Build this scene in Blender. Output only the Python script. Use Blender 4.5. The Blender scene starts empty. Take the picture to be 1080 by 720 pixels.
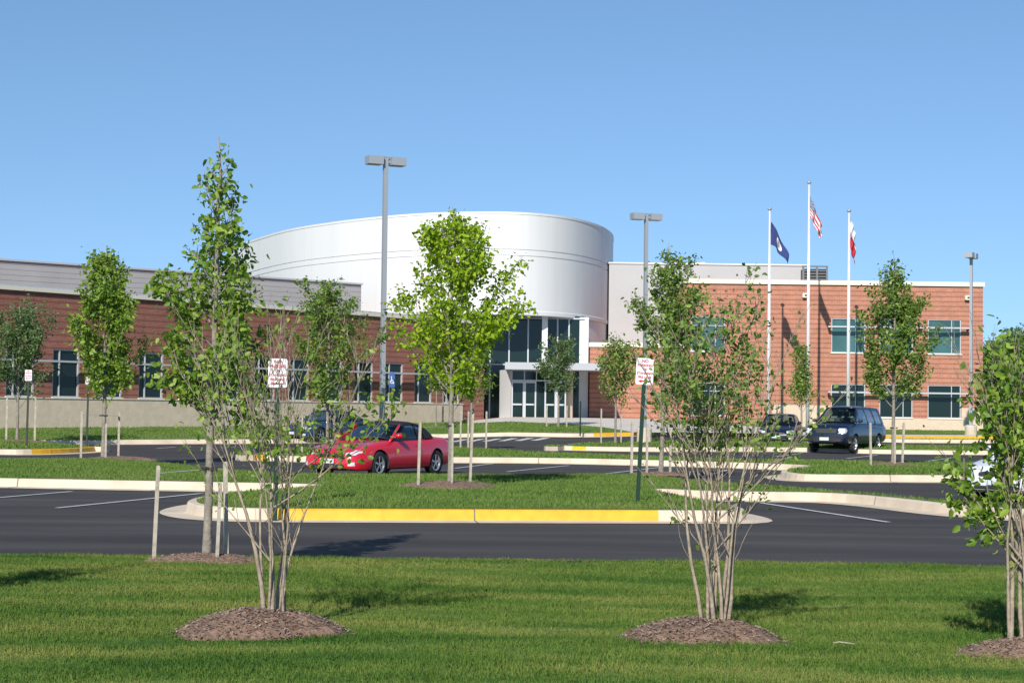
import bpy, bmesh, math, random
import numpy as np
from mathutils import Vector, Matrix
from mathutils.geometry import delaunay_2d_cdt

SC = bpy.context.scene
COL = SC.collection
R = math.radians

# ------------------------------------------------------------ camera
F = 1900.0; EYE = 1.75; HOR = 430.0; ROLL = 0.012
cam_d = bpy.data.cameras.new('camera'); cam = bpy.data.objects.new('camera', cam_d); COL.objects.link(cam)
pitch = math.atan((HOR - 360) / F)
fwd = Vector((0, math.cos(pitch), math.sin(pitch)))
up0 = Vector((0, -math.sin(pitch), math.cos(pitch))); rt0 = Vector((1, 0, 0))
CR = (rt0 * math.cos(ROLL) + up0 * math.sin(ROLL)).normalized()
CU = (up0 * math.cos(ROLL) - rt0 * math.sin(ROLL)).normalized()
m = Matrix((CR, CU, -fwd)).transposed().to_4x4(); m.translation = (0, 0, EYE)
cam.matrix_world = m
cam_d.sensor_width = 36; cam_d.lens = 36 * F / 1080; cam_d.clip_end = 3000; cam_d.clip_start = 0.1
SC.camera = cam

# ------------------------------------------------------------ light
SUN_EL, SUN_AZ = 32.0, 194.0
w = bpy.data.worlds.new('World'); SC.world = w; w.use_nodes = True
nt = w.node_tree; bg = nt.nodes['Background']
sky = nt.nodes.new('ShaderNodeTexSky'); sky.sky_type = 'NISHITA'; sky.sun_disc = False
sky.sun_elevation = R(SUN_EL); sky.sun_rotation = R(SUN_AZ)
sky.air_density = 1.0; sky.dust_density = 0.0; sky.ozone_density = 3.0; sky.altitude = 500
# clear, deep blue sky: look the colour up a little higher than the horizon
wtc = nt.nodes.new('ShaderNodeTexCoord'); wma = nt.nodes.new('ShaderNodeVectorMath'); wma.operation = 'ADD'; wma.inputs[1].default_value = (0, 0, .13)
wno = nt.nodes.new('ShaderNodeVectorMath'); wno.operation = 'NORMALIZE'; whs = nt.nodes.new('ShaderNodeHueSaturation'); whs.inputs['Saturation'].default_value = 1.06; whs.inputs['Value'].default_value = 1.0; whs.inputs['Hue'].default_value = .497
nt.links.new(wtc.outputs['Generated'], wma.inputs[0]); nt.links.new(wma.outputs[0], wno.inputs[0]); nt.links.new(wno.outputs[0], sky.inputs[0])
nt.links.new(sky.outputs[0], whs.inputs['Color']); nt.links.new(whs.outputs[0], bg.inputs[0]); bg.inputs[1].default_value = 0.115
sl = bpy.data.lights.new('sun', 'SUN'); sl.energy = 4.3; sl.angle = R(0.5); sl.color = (1, 0.945, 0.86)
so = bpy.data.objects.new('sun', sl); COL.objects.link(so)
sd = Vector((math.sin(R(SUN_AZ)) * math.cos(R(SUN_EL)), math.cos(R(SUN_AZ)) * math.cos(R(SUN_EL)), math.sin(R(SUN_EL))))
so.rotation_euler = sd.to_track_quat('Z', 'Y').to_euler(); so.location = (0, 0, 60)
SC.view_settings.view_transform = 'Standard'; SC.view_settings.look = 'None'
SC.view_settings.exposure = 0.35; SC.view_settings.gamma = 1.0

# ------------------------------------------------------------ terrain
KX = [-60, -26, -22, -10, -3, 0, 8, 14, 20, 60]
KD0 = [68, 70, 74, 79, 78, 76, 74, 76, 79, 80]
KD1 = [77, 78, 81, 97, 106, 107, 110, 113, 113, 113]
KZ = [.42, .42, .42, .5, .7, 1.0, .97, .8, .5, .42]
def TZ(x, y):
    d0 = np.interp(x, KX, KD0); d1 = np.interp(x, KX, KD1); z = np.interp(x, KX, KZ)
    return z * np.clip((y - d0) / (d1 - d0), 0, 1)
def ray(px, py):
    return (fwd * F + CR * (px - 540) - CU * (py - 360)).normalized()
def PZ(px, py, z=0.0):
    d = ray(px, py); t = (z - EYE) / d.z
    return (d.x * t, d.y * t)
def PT(px, py, dz=0.0):            # where the pixel's ray meets the terrain
    d = ray(px, py); t = 10.0
    while t < 400:
        x, y, z = d.x * t, d.y * t, EYE + d.z * t
        if z <= TZ(x, y) + dz: return (x, y)
        t += 0.05
    return (d.x * 140, d.y * 140)
def XD(px, D): return (px - 540) / F * D
def ZD(px, py, D): return EYE + (HOR - (py - ROLL * (px - 540))) / F * D

# ------------------------------------------------------------ materials
MATS = {}
def mat(name, col, rough=.7, metal=0, spec=.5, noise=0, nscale=5, bump=0, bscale=40, coat=0, var=None):
    if name in MATS: return MATS[name]
    m = bpy.data.materials.new(name); m.use_nodes = True; n = m.node_tree.nodes; L = m.node_tree.links
    b = n['Principled BSDF']; b.inputs['Roughness'].default_value = rough; b.inputs['Metallic'].default_value = metal
    b.inputs['Specular IOR Level'].default_value = spec; b.inputs['Coat Weight'].default_value = coat
    b.inputs['Coat Roughness'].default_value = .04
    b.inputs['Base Color'].default_value = (*col, 1)
    tc = n.new('ShaderNodeTexCoord')
    if noise:
        t = n.new('ShaderNodeTexNoise'); t.inputs['Scale'].default_value = nscale; t.inputs['Detail'].default_value = 6
        L.new(tc.outputs['Object'], t.inputs['Vector'])
        r = n.new('ShaderNodeMix'); r.data_type = 'RGBA'
        c2 = var or tuple(c * (1 + noise) for c in col)
        r.inputs[6].default_value = (*[c * (1 - noise) for c in col], 1); r.inputs[7].default_value = (*c2, 1)
        mr = n.new('ShaderNodeMapRange'); mr.inputs[1].default_value = .3; mr.inputs[2].default_value = .7
        L.new(t.outputs[0], mr.inputs[0]); L.new(mr.outputs[0], r.inputs[0]); L.new(r.outputs[2], b.inputs['Base Color'])
    if bump:
        t = n.new('ShaderNodeTexNoise'); t.inputs['Scale'].default_value = bscale; t.inputs['Detail'].default_value = 8
        L.new(tc.outputs['Object'], t.inputs['Vector'])
        bp = n.new('ShaderNodeBump'); bp.inputs['Strength'].default_value = bump; bp.inputs['Distance'].default_value = .02
        L.new(t.outputs[0], bp.inputs['Height']); L.new(bp.outputs[0], b.inputs['Normal'])
    MATS[name] = m; return m
def ramp(n, cols):
    r = n.new('ShaderNodeValToRGB'); e = r.color_ramp.elements
    while len(e) < len(cols): e.new(0.5)
    for i, (p, c) in enumerate(cols): e[i].position = p; e[i].color = (*c, 1)
    return r
def leafmat(name, a, b, c):
    m = bpy.data.materials.new(name); m.use_nodes = True; n = m.node_tree.nodes; L = m.node_tree.links
    p = n['Principled BSDF']; p.inputs['Roughness'].default_value = .45; p.inputs['Specular IOR Level'].default_value = .35
    g = n.new('ShaderNodeNewGeometry'); r = ramp(n, [(0, a), (.55, b), (1, c)])
    L.new(g.outputs['Random Per Island'], r.inputs[0]); L.new(r.outputs[0], p.inputs['Base Color'])
    t = n.new('ShaderNodeBsdfTranslucent'); L.new(r.outputs[0], t.inputs[0])
    hs = n.new('ShaderNodeHueSaturation'); hs.inputs['Value'].default_value = 1.3; L.new(r.outputs[0], hs.inputs['Color']); L.new(hs.outputs[0], t.inputs[0])
    mx = n.new('ShaderNodeMixShader'); mx.inputs[0].default_value = .4
    L.new(p.outputs[0], mx.inputs[1]); L.new(t.outputs[0], mx.inputs[2]); L.new(mx.outputs[0], n['Material Output'].inputs[0])
    return m
def grassmat(name, cols, stripes=True):
    m = bpy.data.materials.new(name); m.use_nodes = True; n = m.node_tree.nodes; L = m.node_tree.links
    p = n['Principled BSDF']; p.inputs['Roughness'].default_value = .8; p.inputs['Specular IOR Level'].default_value = .15
    g = n.new('ShaderNodeNewGeometry')
    mp = n.new('ShaderNodeMapping'); mp.inputs['Scale'].default_value = (.35, 1.6, 1); L.new(g.outputs['Position'], mp.inputs[0])
    t1 = n.new('ShaderNodeTexNoise'); t1.inputs['Scale'].default_value = 1.0; t1.inputs['Detail'].default_value = 5; t1.inputs['Roughness'].default_value = .6
    L.new(mp.outputs[0], t1.inputs['Vector'])
    t2 = n.new('ShaderNodeTexNoise'); t2.inputs['Scale'].default_value = 14; t2.inputs['Detail'].default_value = 4
    L.new(g.outputs['Position'], t2.inputs['Vector'])
    a = n.new('ShaderNodeMath'); a.operation = 'MULTIPLY_ADD'; a.inputs[1].default_value = .35
    L.new(t2.outputs[0], a.inputs[0]); L.new(t1.outputs[0], a.inputs[2])
    b2 = n.new('ShaderNodeMath'); b2.operation = 'MULTIPLY_ADD'; b2.inputs[1].default_value = .12
    L.new(g.outputs['Random Per Island'], b2.inputs[0]); L.new(a.outputs[0], b2.inputs[2])
    r = ramp(n, [(.5, cols[0]), (.7, cols[1]), (.9, cols[2])]); L.new(b2.outputs[0], r.inputs[0]); L.new(r.outputs[0], p.inputs['Base Color'])
    t3 = n.new('ShaderNodeTexNoise'); t3.inputs['Scale'].default_value = 45; t3.inputs['Detail'].default_value = 4
    L.new(g.outputs['Position'], t3.inputs['Vector'])
    bp = n.new('ShaderNodeBump'); bp.inputs['Strength'].default_value = .7; bp.inputs['Distance'].default_value = .05
    L.new(t3.outputs[0], bp.inputs['Height']); L.new(bp.outputs[0], p.inputs['Normal'])
    return m
def brickmat(name, c1, c2, mortar):
    """brick courses in the wall's own UV (metres)"""
    m = bpy.data.materials.new(name); m.use_nodes = True; n = m.node_tree.nodes; L = m.node_tree.links
    p = n['Principled BSDF']; p.inputs['Roughness'].default_value = .85; p.inputs['Specular IOR Level'].default_value = .2
    uv = n.new('ShaderNodeUVMap'); uv.uv_map = 'UVMap'
    bt = n.new('ShaderNodeTexBrick'); bt.inputs['Scale'].default_value = 1.0; bt.inputs['Brick Width'].default_value = .22
    bt.inputs['Row Height'].default_value = .075; bt.inputs['Mortar Size'].default_value = .008
    bt.inputs['Color1'].default_value = (*c1, 1); bt.inputs['Color2'].default_value = (*c2, 1); bt.inputs['Mortar'].default_value = (*mortar, 1)
    L.new(uv.outputs[0], bt.inputs['Vector'])
    # every fourth course is a darker, rougher brick
    sp = n.new('ShaderNodeSeparateXYZ'); L.new(uv.outputs[0], sp.inputs[0])
    md = n.new('ShaderNodeMath'); md.operation = 'MODULO'; md.inputs[1].default_value = .3; L.new(sp.outputs[1], md.inputs[0])
    lt = n.new('ShaderNodeMath'); lt.operation = 'LESS_THAN'; lt.inputs[1].default_value = .075; L.new(md.outputs[0], lt.inputs[0])
    nz = n.new('ShaderNodeTexNoise'); nz.inputs['Scale'].default_value = 1.4; nz.inputs['Detail'].default_value = 5; L.new(uv.outputs[0], nz.inputs['Vector'])
    mu = n.new('ShaderNodeMath'); mu.operation = 'MULTIPLY'; mu.inputs[1].default_value = .9; L.new(lt.outputs[0], mu.inputs[0])
    mx = n.new('ShaderNodeMix'); mx.data_type = 'RGBA'; L.new(mu.outputs[0], mx.inputs[0]); L.new(bt.outputs[0], mx.inputs[6]); mx.inputs[7].default_value = (*[c * .62 for c in c1], 1)
    m2 = n.new('ShaderNodeMix'); m2.data_type = 'RGBA'; m2.blend_type = 'MULTIPLY'; m2.inputs[0].default_value = .5
    rr = ramp(n, [(.35, (.78, .78, .80)), (.65, (1.12, 1.08, 1.04))]); L.new(nz.outputs[0], rr.inputs[0])
    L.new(mx.outputs[2], m2.inputs[6]); L.new(rr.outputs[0], m2.inputs[7]); L.new(m2.outputs[2], p.inputs['Base Color'])
    return m

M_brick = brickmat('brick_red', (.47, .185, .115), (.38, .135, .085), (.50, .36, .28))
M_brick2 = brickmat('brick_red_shaded', (.33, .12, .085), (.27, .095, .068), (.31, .21, .18))  # left wing brick, its grazing-sun shade put into the colour
M_block = mat('block', (.62, .51, .385), .85, noise=.08, nscale=3, bump=.4, bscale=6)
M_block2 = mat('block_buff', (.60, .48, .36), .85, noise=.07, nscale=3, bump=.4, bscale=6)
M_cap = mat('coping', (.72, .66, .54), .6)
M_white = mat('white_panel', (.70, .70, .70), .6, spec=.3, noise=.03, nscale=.4)
def panelmat():
    m = bpy.data.materials.new('white_cladding'); m.use_nodes = True; n = m.node_tree.nodes; L = m.node_tree.links; p = n['Principled BSDF']
    p.inputs['Roughness'].default_value = .55; p.inputs['Specular IOR Level'].default_value = .3
    uv = n.new('ShaderNodeUVMap'); uv.uv_map = 'UVMap'; sp = n.new('ShaderNodeSeparateXYZ'); L.new(uv.outputs[0], sp.inputs[0])
    md = n.new('ShaderNodeMath'); md.operation = 'PINGPONG'; md.inputs[1].default_value = .45; L.new(sp.outputs[0], md.inputs[0])
    mr = n.new('ShaderNodeMapRange'); mr.inputs[1].default_value = 0; mr.inputs[2].default_value = .03; mr.inputs[3].default_value = .93; mr.inputs[4].default_value = 1; L.new(md.outputs[0], mr.inputs[0])
    mp = n.new('ShaderNodeMapping'); mp.inputs['Scale'].default_value = (1.1, .08, 1); L.new(uv.outputs[0], mp.inputs[0])
    nz = n.new('ShaderNodeTexNoise'); nz.inputs['Scale'].default_value = 1.0; nz.inputs['Detail'].default_value = 5; L.new(mp.outputs[0], nz.inputs['Vector'])
    rr = ramp(n, [(.3, (.66, .66, .66)), (.7, (.70, .70, .695))]); L.new(nz.outputs[0], rr.inputs[0])
    mx = n.new('ShaderNodeMix'); mx.data_type = 'RGBA'; mx.blend_type = 'MULTIPLY'; mx.inputs[0].default_value = 1; L.new(rr.outputs[0], mx.inputs[6]); L.new(mr.outputs[0], mx.inputs[7]); L.new(mx.outputs[2], p.inputs['Base Color'])
    return m
M_clad = panelmat()
M_greyroof = mat('grey_metal', (.36, .36, .355), .5, noise=.06, nscale=.6)
M_penth = mat('grey_render', (.43, .43, .43), .7, noise=.04, nscale=.5)
M_frame = mat('aluminium_frame', (.50, .52, .54), .4, metal=.2)
M_canopy = mat('canopy_metal', (.42, .43, .45), .45, metal=.2)
M_glassd = mat('window_glass_dark', (.010, .022, .020), .05, spec=.35)
M_glasst = mat('window_glass_teal', (.045, .115, .115), .06, spec=.5, noise=.35, nscale=.6)
M_conc = mat('concrete', (.60, .505, .385), .85, noise=.13, nscale=2.0, bump=.3, bscale=25)
M_walk = mat('concrete_walk', (.58, .54, .48), .85, noise=.08, nscale=1, bump=.2)
M_yel = mat('yellow_paint', (.72, .40, .02), .6, noise=.12, nscale=5)
M_wpaint = mat('white_line_paint', (.55, .56, .56), .6, noise=.22, nscale=7)
M_green = mat('green_post', (.010, .035, .022), .6, spec=.25)
M_dark = mat('dark_metal', (.03, .03, .03), .5)
M_galv = mat('painted_grey_steel', (.36, .38, .40), .45, metal=.3)
M_pole = mat('white_pole', (.75, .76, .78), .3, metal=.2)
M_sign = mat('sign_white', (.78, .76, .78), .5)
M_joint = mat('kerb_joint', (.20, .17, .13), .9)
M_red = mat('sign_red', (.42, .012, .03), .5)
M_blue = mat('sign_blue', (.02, .08, .28), .6)
M_wood = mat('stake_wood', (.42, .37, .30), .9, noise=.25, nscale=9, bump=.3)
M_bark = mat('bark', (.24, .21, .17), .9, noise=.3, nscale=14, bump=.6, bscale=30)
M_bark2 = mat('bark_tan', (.31, .25, .185), .9, noise=.3, nscale=14, bump=.6, bscale=30)
M_mulch = mat('mulch', (.21, .135, .095), .95, noise=.4, nscale=30, bump=1, bscale=60)
M_chip = mat('mulch_chip', (.34, .26, .21), .9, noise=.3, nscale=9)
M_rubber = mat('rubber', (.02, .02, .021), .8)
M_tyre = M_rubber
M_rim = mat('alloy', (.62, .63, .65), .25, metal=.8)
M_cglass = mat('car_glass', (.012, .018, .022), .03, spec=.9, coat=.6)
def carglass():
    m = bpy.data.materials.new('car_window_glass'); m.use_nodes = True; n = m.node_tree.nodes; L = m.node_tree.links
    for x in list(n):
        if x.type == 'BSDF_PRINCIPLED': n.remove(x)
    t = n.new('ShaderNodeBsdfTransparent'); t.inputs[0].default_value = (.42, .50, .50, 1); g = n.new('ShaderNodeBsdfGlossy'); g.inputs['Roughness'].default_value = .02
    lw = n.new('ShaderNodeLayerWeight'); lw.inputs[0].default_value = .12; mr = n.new('ShaderNodeMapRange'); mr.inputs[3].default_value = .04; mr.inputs[4].default_value = .6
    L.new(lw.outputs['Fresnel'], mr.inputs[0]); mx = n.new('ShaderNodeMixShader'); L.new(mr.outputs[0], mx.inputs[0]); L.new(t.outputs[0], mx.inputs[1]); L.new(g.outputs[0], mx.inputs[2]); L.new(mx.outputs[0], n['Material Output'].inputs[0])
    return m
M_cglass = carglass()
M_trim = mat('cabin_trim', (.045, .045, .05), .8)
M_seat = mat('seat_cloth', (.20, .19, .18), .85)
M_lamp = mat('headlamp', (.75, .77, .8), .08, metal=.2, coat=1)
M_tail = mat('tail_lamp', (.35, .01, .01), .15, coat=1)
M_soft = mat('soft_top', (.012, .012, .015), .8)
G_lawn = grassmat('lawn', [(.036, .098, .015), (.095, .172, .028), (.22, .245, .062)])
G_isl = grassmat('island_grass', [(.075, .150, .026), (.112, .192, .036), (.17, .225, .055)])
M_leafA = leafmat('leaf_fresh', (.10, .19, .02), (.20, .32, .035), (.36, .46, .08))
M_leafB = leafmat('leaf_lime', (.15, .26, .01), (.30, .44, .018), (.44, .55, .04))
M_leafC = leafmat('leaf_mid', (.085, .165, .025), (.17, .27, .04), (.31, .40, .09))
M_leafD = leafmat('leaf_dusty', (.065, .125, .04), (.12, .20, .06), (.20, .28, .10))

def asphaltmat():
    m = bpy.data.materials.new('asphalt'); m.use_nodes = True; n = m.node_tree.nodes; L = m.node_tree.links
    p = n['Principled BSDF']; p.inputs['Roughness'].default_value = .9; p.inputs['Specular IOR Level'].default_value = .25
    g = n.new('ShaderNodeNewGeometry')
    mp = n.new('ShaderNodeMapping'); mp.inputs['Scale'].default_value = (.12, .7, 1); L.new(g.outputs['Position'], mp.inputs[0])
    t1 = n.new('ShaderNodeTexNoise'); t1.inputs['Scale'].default_value = 1.2; t1.inputs['Detail'].default_value = 6; L.new(mp.outputs[0], t1.inputs['Vector'])
    t2 = n.new('ShaderNodeTexNoise'); t2.inputs['Scale'].default_value = 60; t2.inputs['Detail'].default_value = 3; L.new(g.outputs['Position'], t2.inputs['Vector'])
    a = n.new('ShaderNodeMath'); a.operation = 'MULTIPLY_ADD'; a.inputs[1].default_value = .5; L.new(t2.outputs[0], a.inputs[0]); L.new(t1.outputs[0], a.inputs[2])
    r = ramp(n, [(.45, (.035, .032, .032)), (.72, (.052, .048, .046)), (1, (.088, .083, .078))]); L.new(a.outputs[0], r.inputs[0]); L.new(r.outputs[0], p.inputs['Base Color'])
    bp = n.new('ShaderNodeBump'); bp.inputs['Strength'].default_value = .3; bp.inputs['Distance'].default_value = .01; L.new(t2.outputs[0], bp.inputs['Height']); L.new(bp.outputs[0], p.inputs['Normal'])
    return m
M_asph = asphaltmat()

# ------------------------------------------------------------ mesh helpers
def tagit(o, label=None, cat=None, group=None, kind=None):
    if label: o['label'] = label
    if cat: o['category'] = cat
    if group: o['group'] = group
    if kind: o['kind'] = kind
    return o
def empty(name, loc, label, cat, group=None, rz=0):
    o = bpy.data.objects.new(name, None); o.empty_display_size = .2; COL.objects.link(o)
    o.location = loc; o.rotation_euler = (0, 0, rz); return tagit(o, label, cat, group)
class MB:
    def __init__(s): s.v = []; s.f = []; s.m = []; s.uv = []
    def quad(s, a, b, c, d, mi=0, uv=None):
        i = len(s.v); s.v += [tuple(a), tuple(b), tuple(c), tuple(d)]; s.f.append((i, i+1, i+2, i+3)); s.m.append(mi)
        s.uv.append(uv or [(0, 0), (1, 0), (1, 1), (0, 1)])
    def poly(s, pts, mi=0):
        i = len(s.v); s.v += [tuple(p) for p in pts]; s.f.append(tuple(range(i, i+len(pts)))); s.m.append(mi); s.uv.append([(p[0], p[2]) for p in pts])
    def box(s, c, h, rz=0, mi=0, tilt=None):
        co, si = math.cos(rz), math.sin(rz); i = len(s.v)
        for dz in (-1, 1):
            for dx, dy in ((-1, -1), (1, -1), (1, 1), (-1, 1)):
                x, y, z = dx*h[0], dy*h[1], dz*h[2]
                if tilt: x += z*tilt[0]; y += z*tilt[1]
                s.v.append((c[0]+x*co-y*si, c[1]+x*si+y*co, c[2]+z))
        for f in ((0, 3, 2, 1), (4, 5, 6, 7), (0, 1, 5, 4), (1, 2, 6, 5), (2, 3, 7, 6), (3, 0, 4, 7)):
            s.f.append(tuple(i+k for k in f)); s.m.append(mi)
            s.uv.append([(s.v[i+k][0]+s.v[i+k][1], s.v[i+k][2]) for k in f])
    def tube(s, pts, rad, n=6, mi=0, caps=True):
        pts = [Vector(p) for p in pts]; base = len(s.v)
        for k, p in enumerate(pts):
            d = (pts[min(k+1, len(pts)-1)] - pts[max(k-1, 0)])
            d = d.normalized() if d.length > 1e-9 else Vector((0, 0, 1))
            a = d.cross(Vector((0, 1, 0)) if abs(d.y) < .9 else Vector((1, 0, 0))).normalized(); b = d.cross(a)
            r = rad[k] if isinstance(rad, (list, tuple)) else rad
            for j in range(n):
                t = 2*math.pi*j/n; s.v.append(tuple(p + (a*math.cos(t) + b*math.sin(t))*r))
        for k in range(len(pts)-1):
            for j in range(n):
                q = (base+k*n+j, base+k*n+(j+1) % n, base+(k+1)*n+(j+1) % n, base+(k+1)*n+j)
                s.f.append(q); s.m.append(mi); s.uv.append([(0, 0)]*4)
        if caps:
            s.f.append(tuple(base+j for j in range(n))[::-1]); s.m.append(mi); s.uv.append([(0, 0)]*n)
            e = base+(len(pts)-1)*n; s.f.append(tuple(e+j for j in range(n))); s.m.append(mi); s.uv.append([(0, 0)]*n)
    def grid(s, rows, mi=0, close=False):
        b = len(s.v); nc = len(rows[0])
        for r in rows: s.v += [tuple(p) for p in r]
        for i in range(len(rows)-1):
            for j in range(nc if close else nc-1):
                k = (j+1) % nc
                s.f.append((b+i*nc+j, b+i*nc+k, b+(i+1)*nc+k, b+(i+1)*nc+j)); s.m.append(mi if not callable(mi) else mi(i, j)); s.uv.append([(0, 0)]*4)
    def build(s, name, mats, parent=None, smooth=False, uv=False, merge=False):
        me = bpy.data.meshes.new(name); me.from_pydata(s.v, [], s.f)
        for mt in (mats if isinstance(mats, (list, tuple)) else [mats]): me.materials.append(mt)
        me.polygons.foreach_set('material_index', s.m)
        if smooth: me.polygons.foreach_set('use_smooth', [True]*len(s.f))
        if uv:
            l = me.uv_layers.new(name='UVMap'); l.data.foreach_set('uv', [c for f in s.uv for p in f for c in p])
        if merge:
            bm = bmesh.new(); bm.from_mesh(me); bmesh.ops.remove_doubles(bm, verts=bm.verts, dist=1e-4); bmesh.ops.recalc_face_normals(bm, faces=bm.faces); bm.to_mesh(me); bm.free()
        me.update()
        o = bpy.data.objects.new(name, me); COL.objects.link(o)
        if parent: o.parent = parent
        return o
def npmesh(name, V, Fc, mats, parent=None, mi=None):
    """V (n,3), Fc (m,3) triangles"""
    me = bpy.data.meshes.new(name); me.vertices.add(len(V)); me.vertices.foreach_set('co', np.asarray(V, dtype=np.float32).ravel())
    me.loops.add(Fc.size); me.loops.foreach_set('vertex_index', np.asarray(Fc, dtype=np.int32).ravel())
    me.polygons.add(len(Fc)); me.polygons.foreach_set('loop_start', np.arange(len(Fc), dtype=np.int32)*3)
    for mt in (mats if isinstance(mats, (list, tuple)) else [mats]): me.materials.append(mt)
    if mi is not None: me.polygons.foreach_set('material_index', np.asarray(mi, dtype=np.int32))
    me.update(calc_edges=True); me.validate()
    o = bpy.data.objects.new(name, me); COL.objects.link(o)
    if parent: o.parent = parent
    return o

# ------------------------------------------------------------ ground
def drape_grid(name, xs, ys, off, material):
    X, Y = np.meshgrid(xs, ys); Z = np.vectorize(TZ)(X, Y) + off
    V = np.stack([X, Y, Z], -1).reshape(-1, 3); nx = len(xs)
    i, j = np.meshgrid(np.arange(nx-1), np.arange(len(ys)-1)); a = (j*nx+i).ravel()
    Fc = np.concatenate([np.stack([a, a+1, a+nx+1], -1), np.stack([a, a+nx+1, a+nx], -1)])
    return npmesh(name, V, Fc, material)
g = drape_grid('ground', np.concatenate([[-1500, -400, -150], np.arange(-80, 81, 4), [150, 400, 1500]]),
               np.concatenate([[-400, -60], np.arange(-12, 125, 4), [200, 500, 2200]]), -.30, G_isl); tagit(g, kind='structure')
g = drape_grid('car_park', np.arange(-70, 71, 1.0), np.arange(17, 122, 1.0), 0, M_asph); tagit(g, kind='structure')

def chaikin(P, n=2, closed=True):
    for _ in range(n):
        Q = []
        for i in range(len(P) if closed else len(P)-1):
            a, b = P[i], P[(i+1) % len(P)]
            Q += [(a[0]*.75+b[0]*.25, a[1]*.75+b[1]*.25), (a[0]*.25+b[0]*.75, a[1]*.25+b[1]*.75)]
        P = Q
    return P
def resample(P, step=.6):
    Q = []
    for i in range(len(P)):
        a, b = Vector(P[i]), Vector(P[(i+1) % len(P)]); n = max(1, int((b-a).length/step))
        for k in range(n): Q.append(tuple(a.lerp(b, k/n)))
    return Q
def offset(P, d):                  # + is inwards for a counter-clockwise outline
    n = len(P); Q = []
    for i in range(n):
        a, b, c = Vector(P[i-1]), Vector(P[i]), Vector(P[(i+1) % n])
        t = ((b-a).normalized() + (c-b).normalized())
        t = t.normalized() if t.length > 1e-6 else (c-b).normalized()
        Q.append((b.x - t.y*d, b.y + t.x*d))
    return Q
def area(P): return sum(P[i-1][0]*P[i][1]-P[i][0]*P[i-1][1] for i in range(len(P)))/2
def inpoly(P, X, Y):
    c = np.zeros(X.shape, bool); n = len(P)
    for i in range(n):
        x1, y1 = P[i-1]; x2, y2 = P[i]
        if y1 == y2: continue
        k = ((y1 > Y) != (y2 > Y)) & (X < (x2-x1)*(Y-y1)/(y2-y1)+x1); c ^= k
    return c
def edgedist(P, X, Y):
    D = np.full(X.shape, 1e9)
    for i in range(len(P)):
        x1, y1 = P[i-1]; x2, y2 = P[i]; dx, dy = x2-x1, y2-y1; l = dx*dx+dy*dy
        if l < 1e-9: continue
        t = np.clip(((X-x1)*dx+(Y-y1)*dy)/l, 0, 1); D = np.minimum(D, np.hypot(X-x1-t*dx, Y-y1-t*dy))
    return D
KH = .18
ISL = {}
def sheet(name, P, zfun, material, step=1.0, grow=0):
    xs = [p[0] for p in P]; ys = [p[1] for p in P]
    X, Y = np.meshgrid(np.arange(min(xs), max(xs), step), np.arange(min(ys), max(ys), step)); X = X.ravel(); Y = Y.ravel()
    X = X + step*.3*np.sin(Y*7.1); k = inpoly(P, X, Y); X, Y = X[k], Y[k]; d = edgedist(P, X, Y); k = d > step*.3; X, Y = X[k], Y[k]
    pts = [Vector(p) for p in P] + [Vector((a, b)) for a, b in zip(X, Y)]
    vv, ee, ff, *_ = delaunay_2d_cdt(pts, [(i, (i+1) % len(P)) for i in range(len(P))], [list(range(len(P)))], 1, 1e-5)
    vx = np.array([v.x for v in vv]); vy = np.array([v.y for v in vv]); dd = edgedist(P, vx, vy)
    vz = np.array([zfun(a, b, c) for a, b, c in zip(vx, vy, dd)])
    tr = []
    for f in ff:
        for k in range(1, len(f)-1): tr.append((f[0], f[k], f[k+1]))
    return npmesh(name, np.stack([vx, vy, vz], -1), np.array(tr), material)
def island(key, P, mound=.1, yellow=None, step=1.0, smooth=2, skip=None):
    """P: kerb foot outline in world metres"""
    if area(P) < 0: P = P[::-1]
    P = resample(chaikin(P, smooth), .5 if len(P) < 60 else .8)
    mb = MB(); prof = [(-.42, .008), (-.01, .02), (.02, KH-.02), (.04, KH), (.17, KH+.005), (.19, -.05)]
    rings = []
    for o, z in prof:
        Q = offset(P, o); rings.append([(q[0], q[1], float(TZ(q[0], q[1]))+z) for q in Q])
    n = len(P); b = 0
    for r in rings: mb.v += r
    for k in range(len(prof)-1):
        for j in range(n):
            jj = (j+1) % n
            if skip and skip(P[j]): continue
            yl = yellow and k in (1, 2, 3) and yellow(P[j])
            mb.f.append((k*n+j, k*n+jj, (k+1)*n+jj, (k+1)*n+j)); mb.m.append(1 if yl else 0); mb.uv.append([(0, 0)]*4)
    acc = 0
    for j in range(n):                          # contraction joints
        acc += math.dist(P[j], P[j-1])
        if acc < 3.0 or P[j][1] > 62: continue
        acc = 0
        if skip and skip(P[j]): continue
        t = (Vector(P[(j+1) % n])-Vector(P[j])).normalized()*.012
        for k in range(4):
            a, c = rings[k][j], rings[k+1][j]; u = .003
            mb.quad((a[0]-t.x, a[1]-t.y-u, a[2]+u), (a[0]+t.x, a[1]+t.y-u, a[2]+u), (c[0]+t.x, c[1]+t.y-u, c[2]+u), (c[0]-t.x, c[1]-t.y-u, c[2]+u), 2)
    o = mb.build('kerb', [M_conc, M_yel, M_joint]); tagit(o, kind='structure')
    bm = bmesh.new(); bm.from_mesh(o.data); bmesh.ops.recalc_face_normals(bm, faces=bm.faces); bm.to_mesh(o.data); bm.free()
    I = offset(P, .17)
    zf = lambda x, y, d: float(TZ(x, y)) + KH + .01 + mound*(1-math.exp(-d/1.2))
    s = sheet('grass_island', I, zf, G_isl, step); tagit(s, kind='structure')
    ISL[key] = (I, mound); return I
def island_z(key, x, y):
    I, mo = ISL[key]; d = float(edgedist(I, np.array([x]), np.array([y]))[0])
    return float(TZ(x, y)) + KH + .01 + mo*(1-math.exp(-d/1.2))

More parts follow.
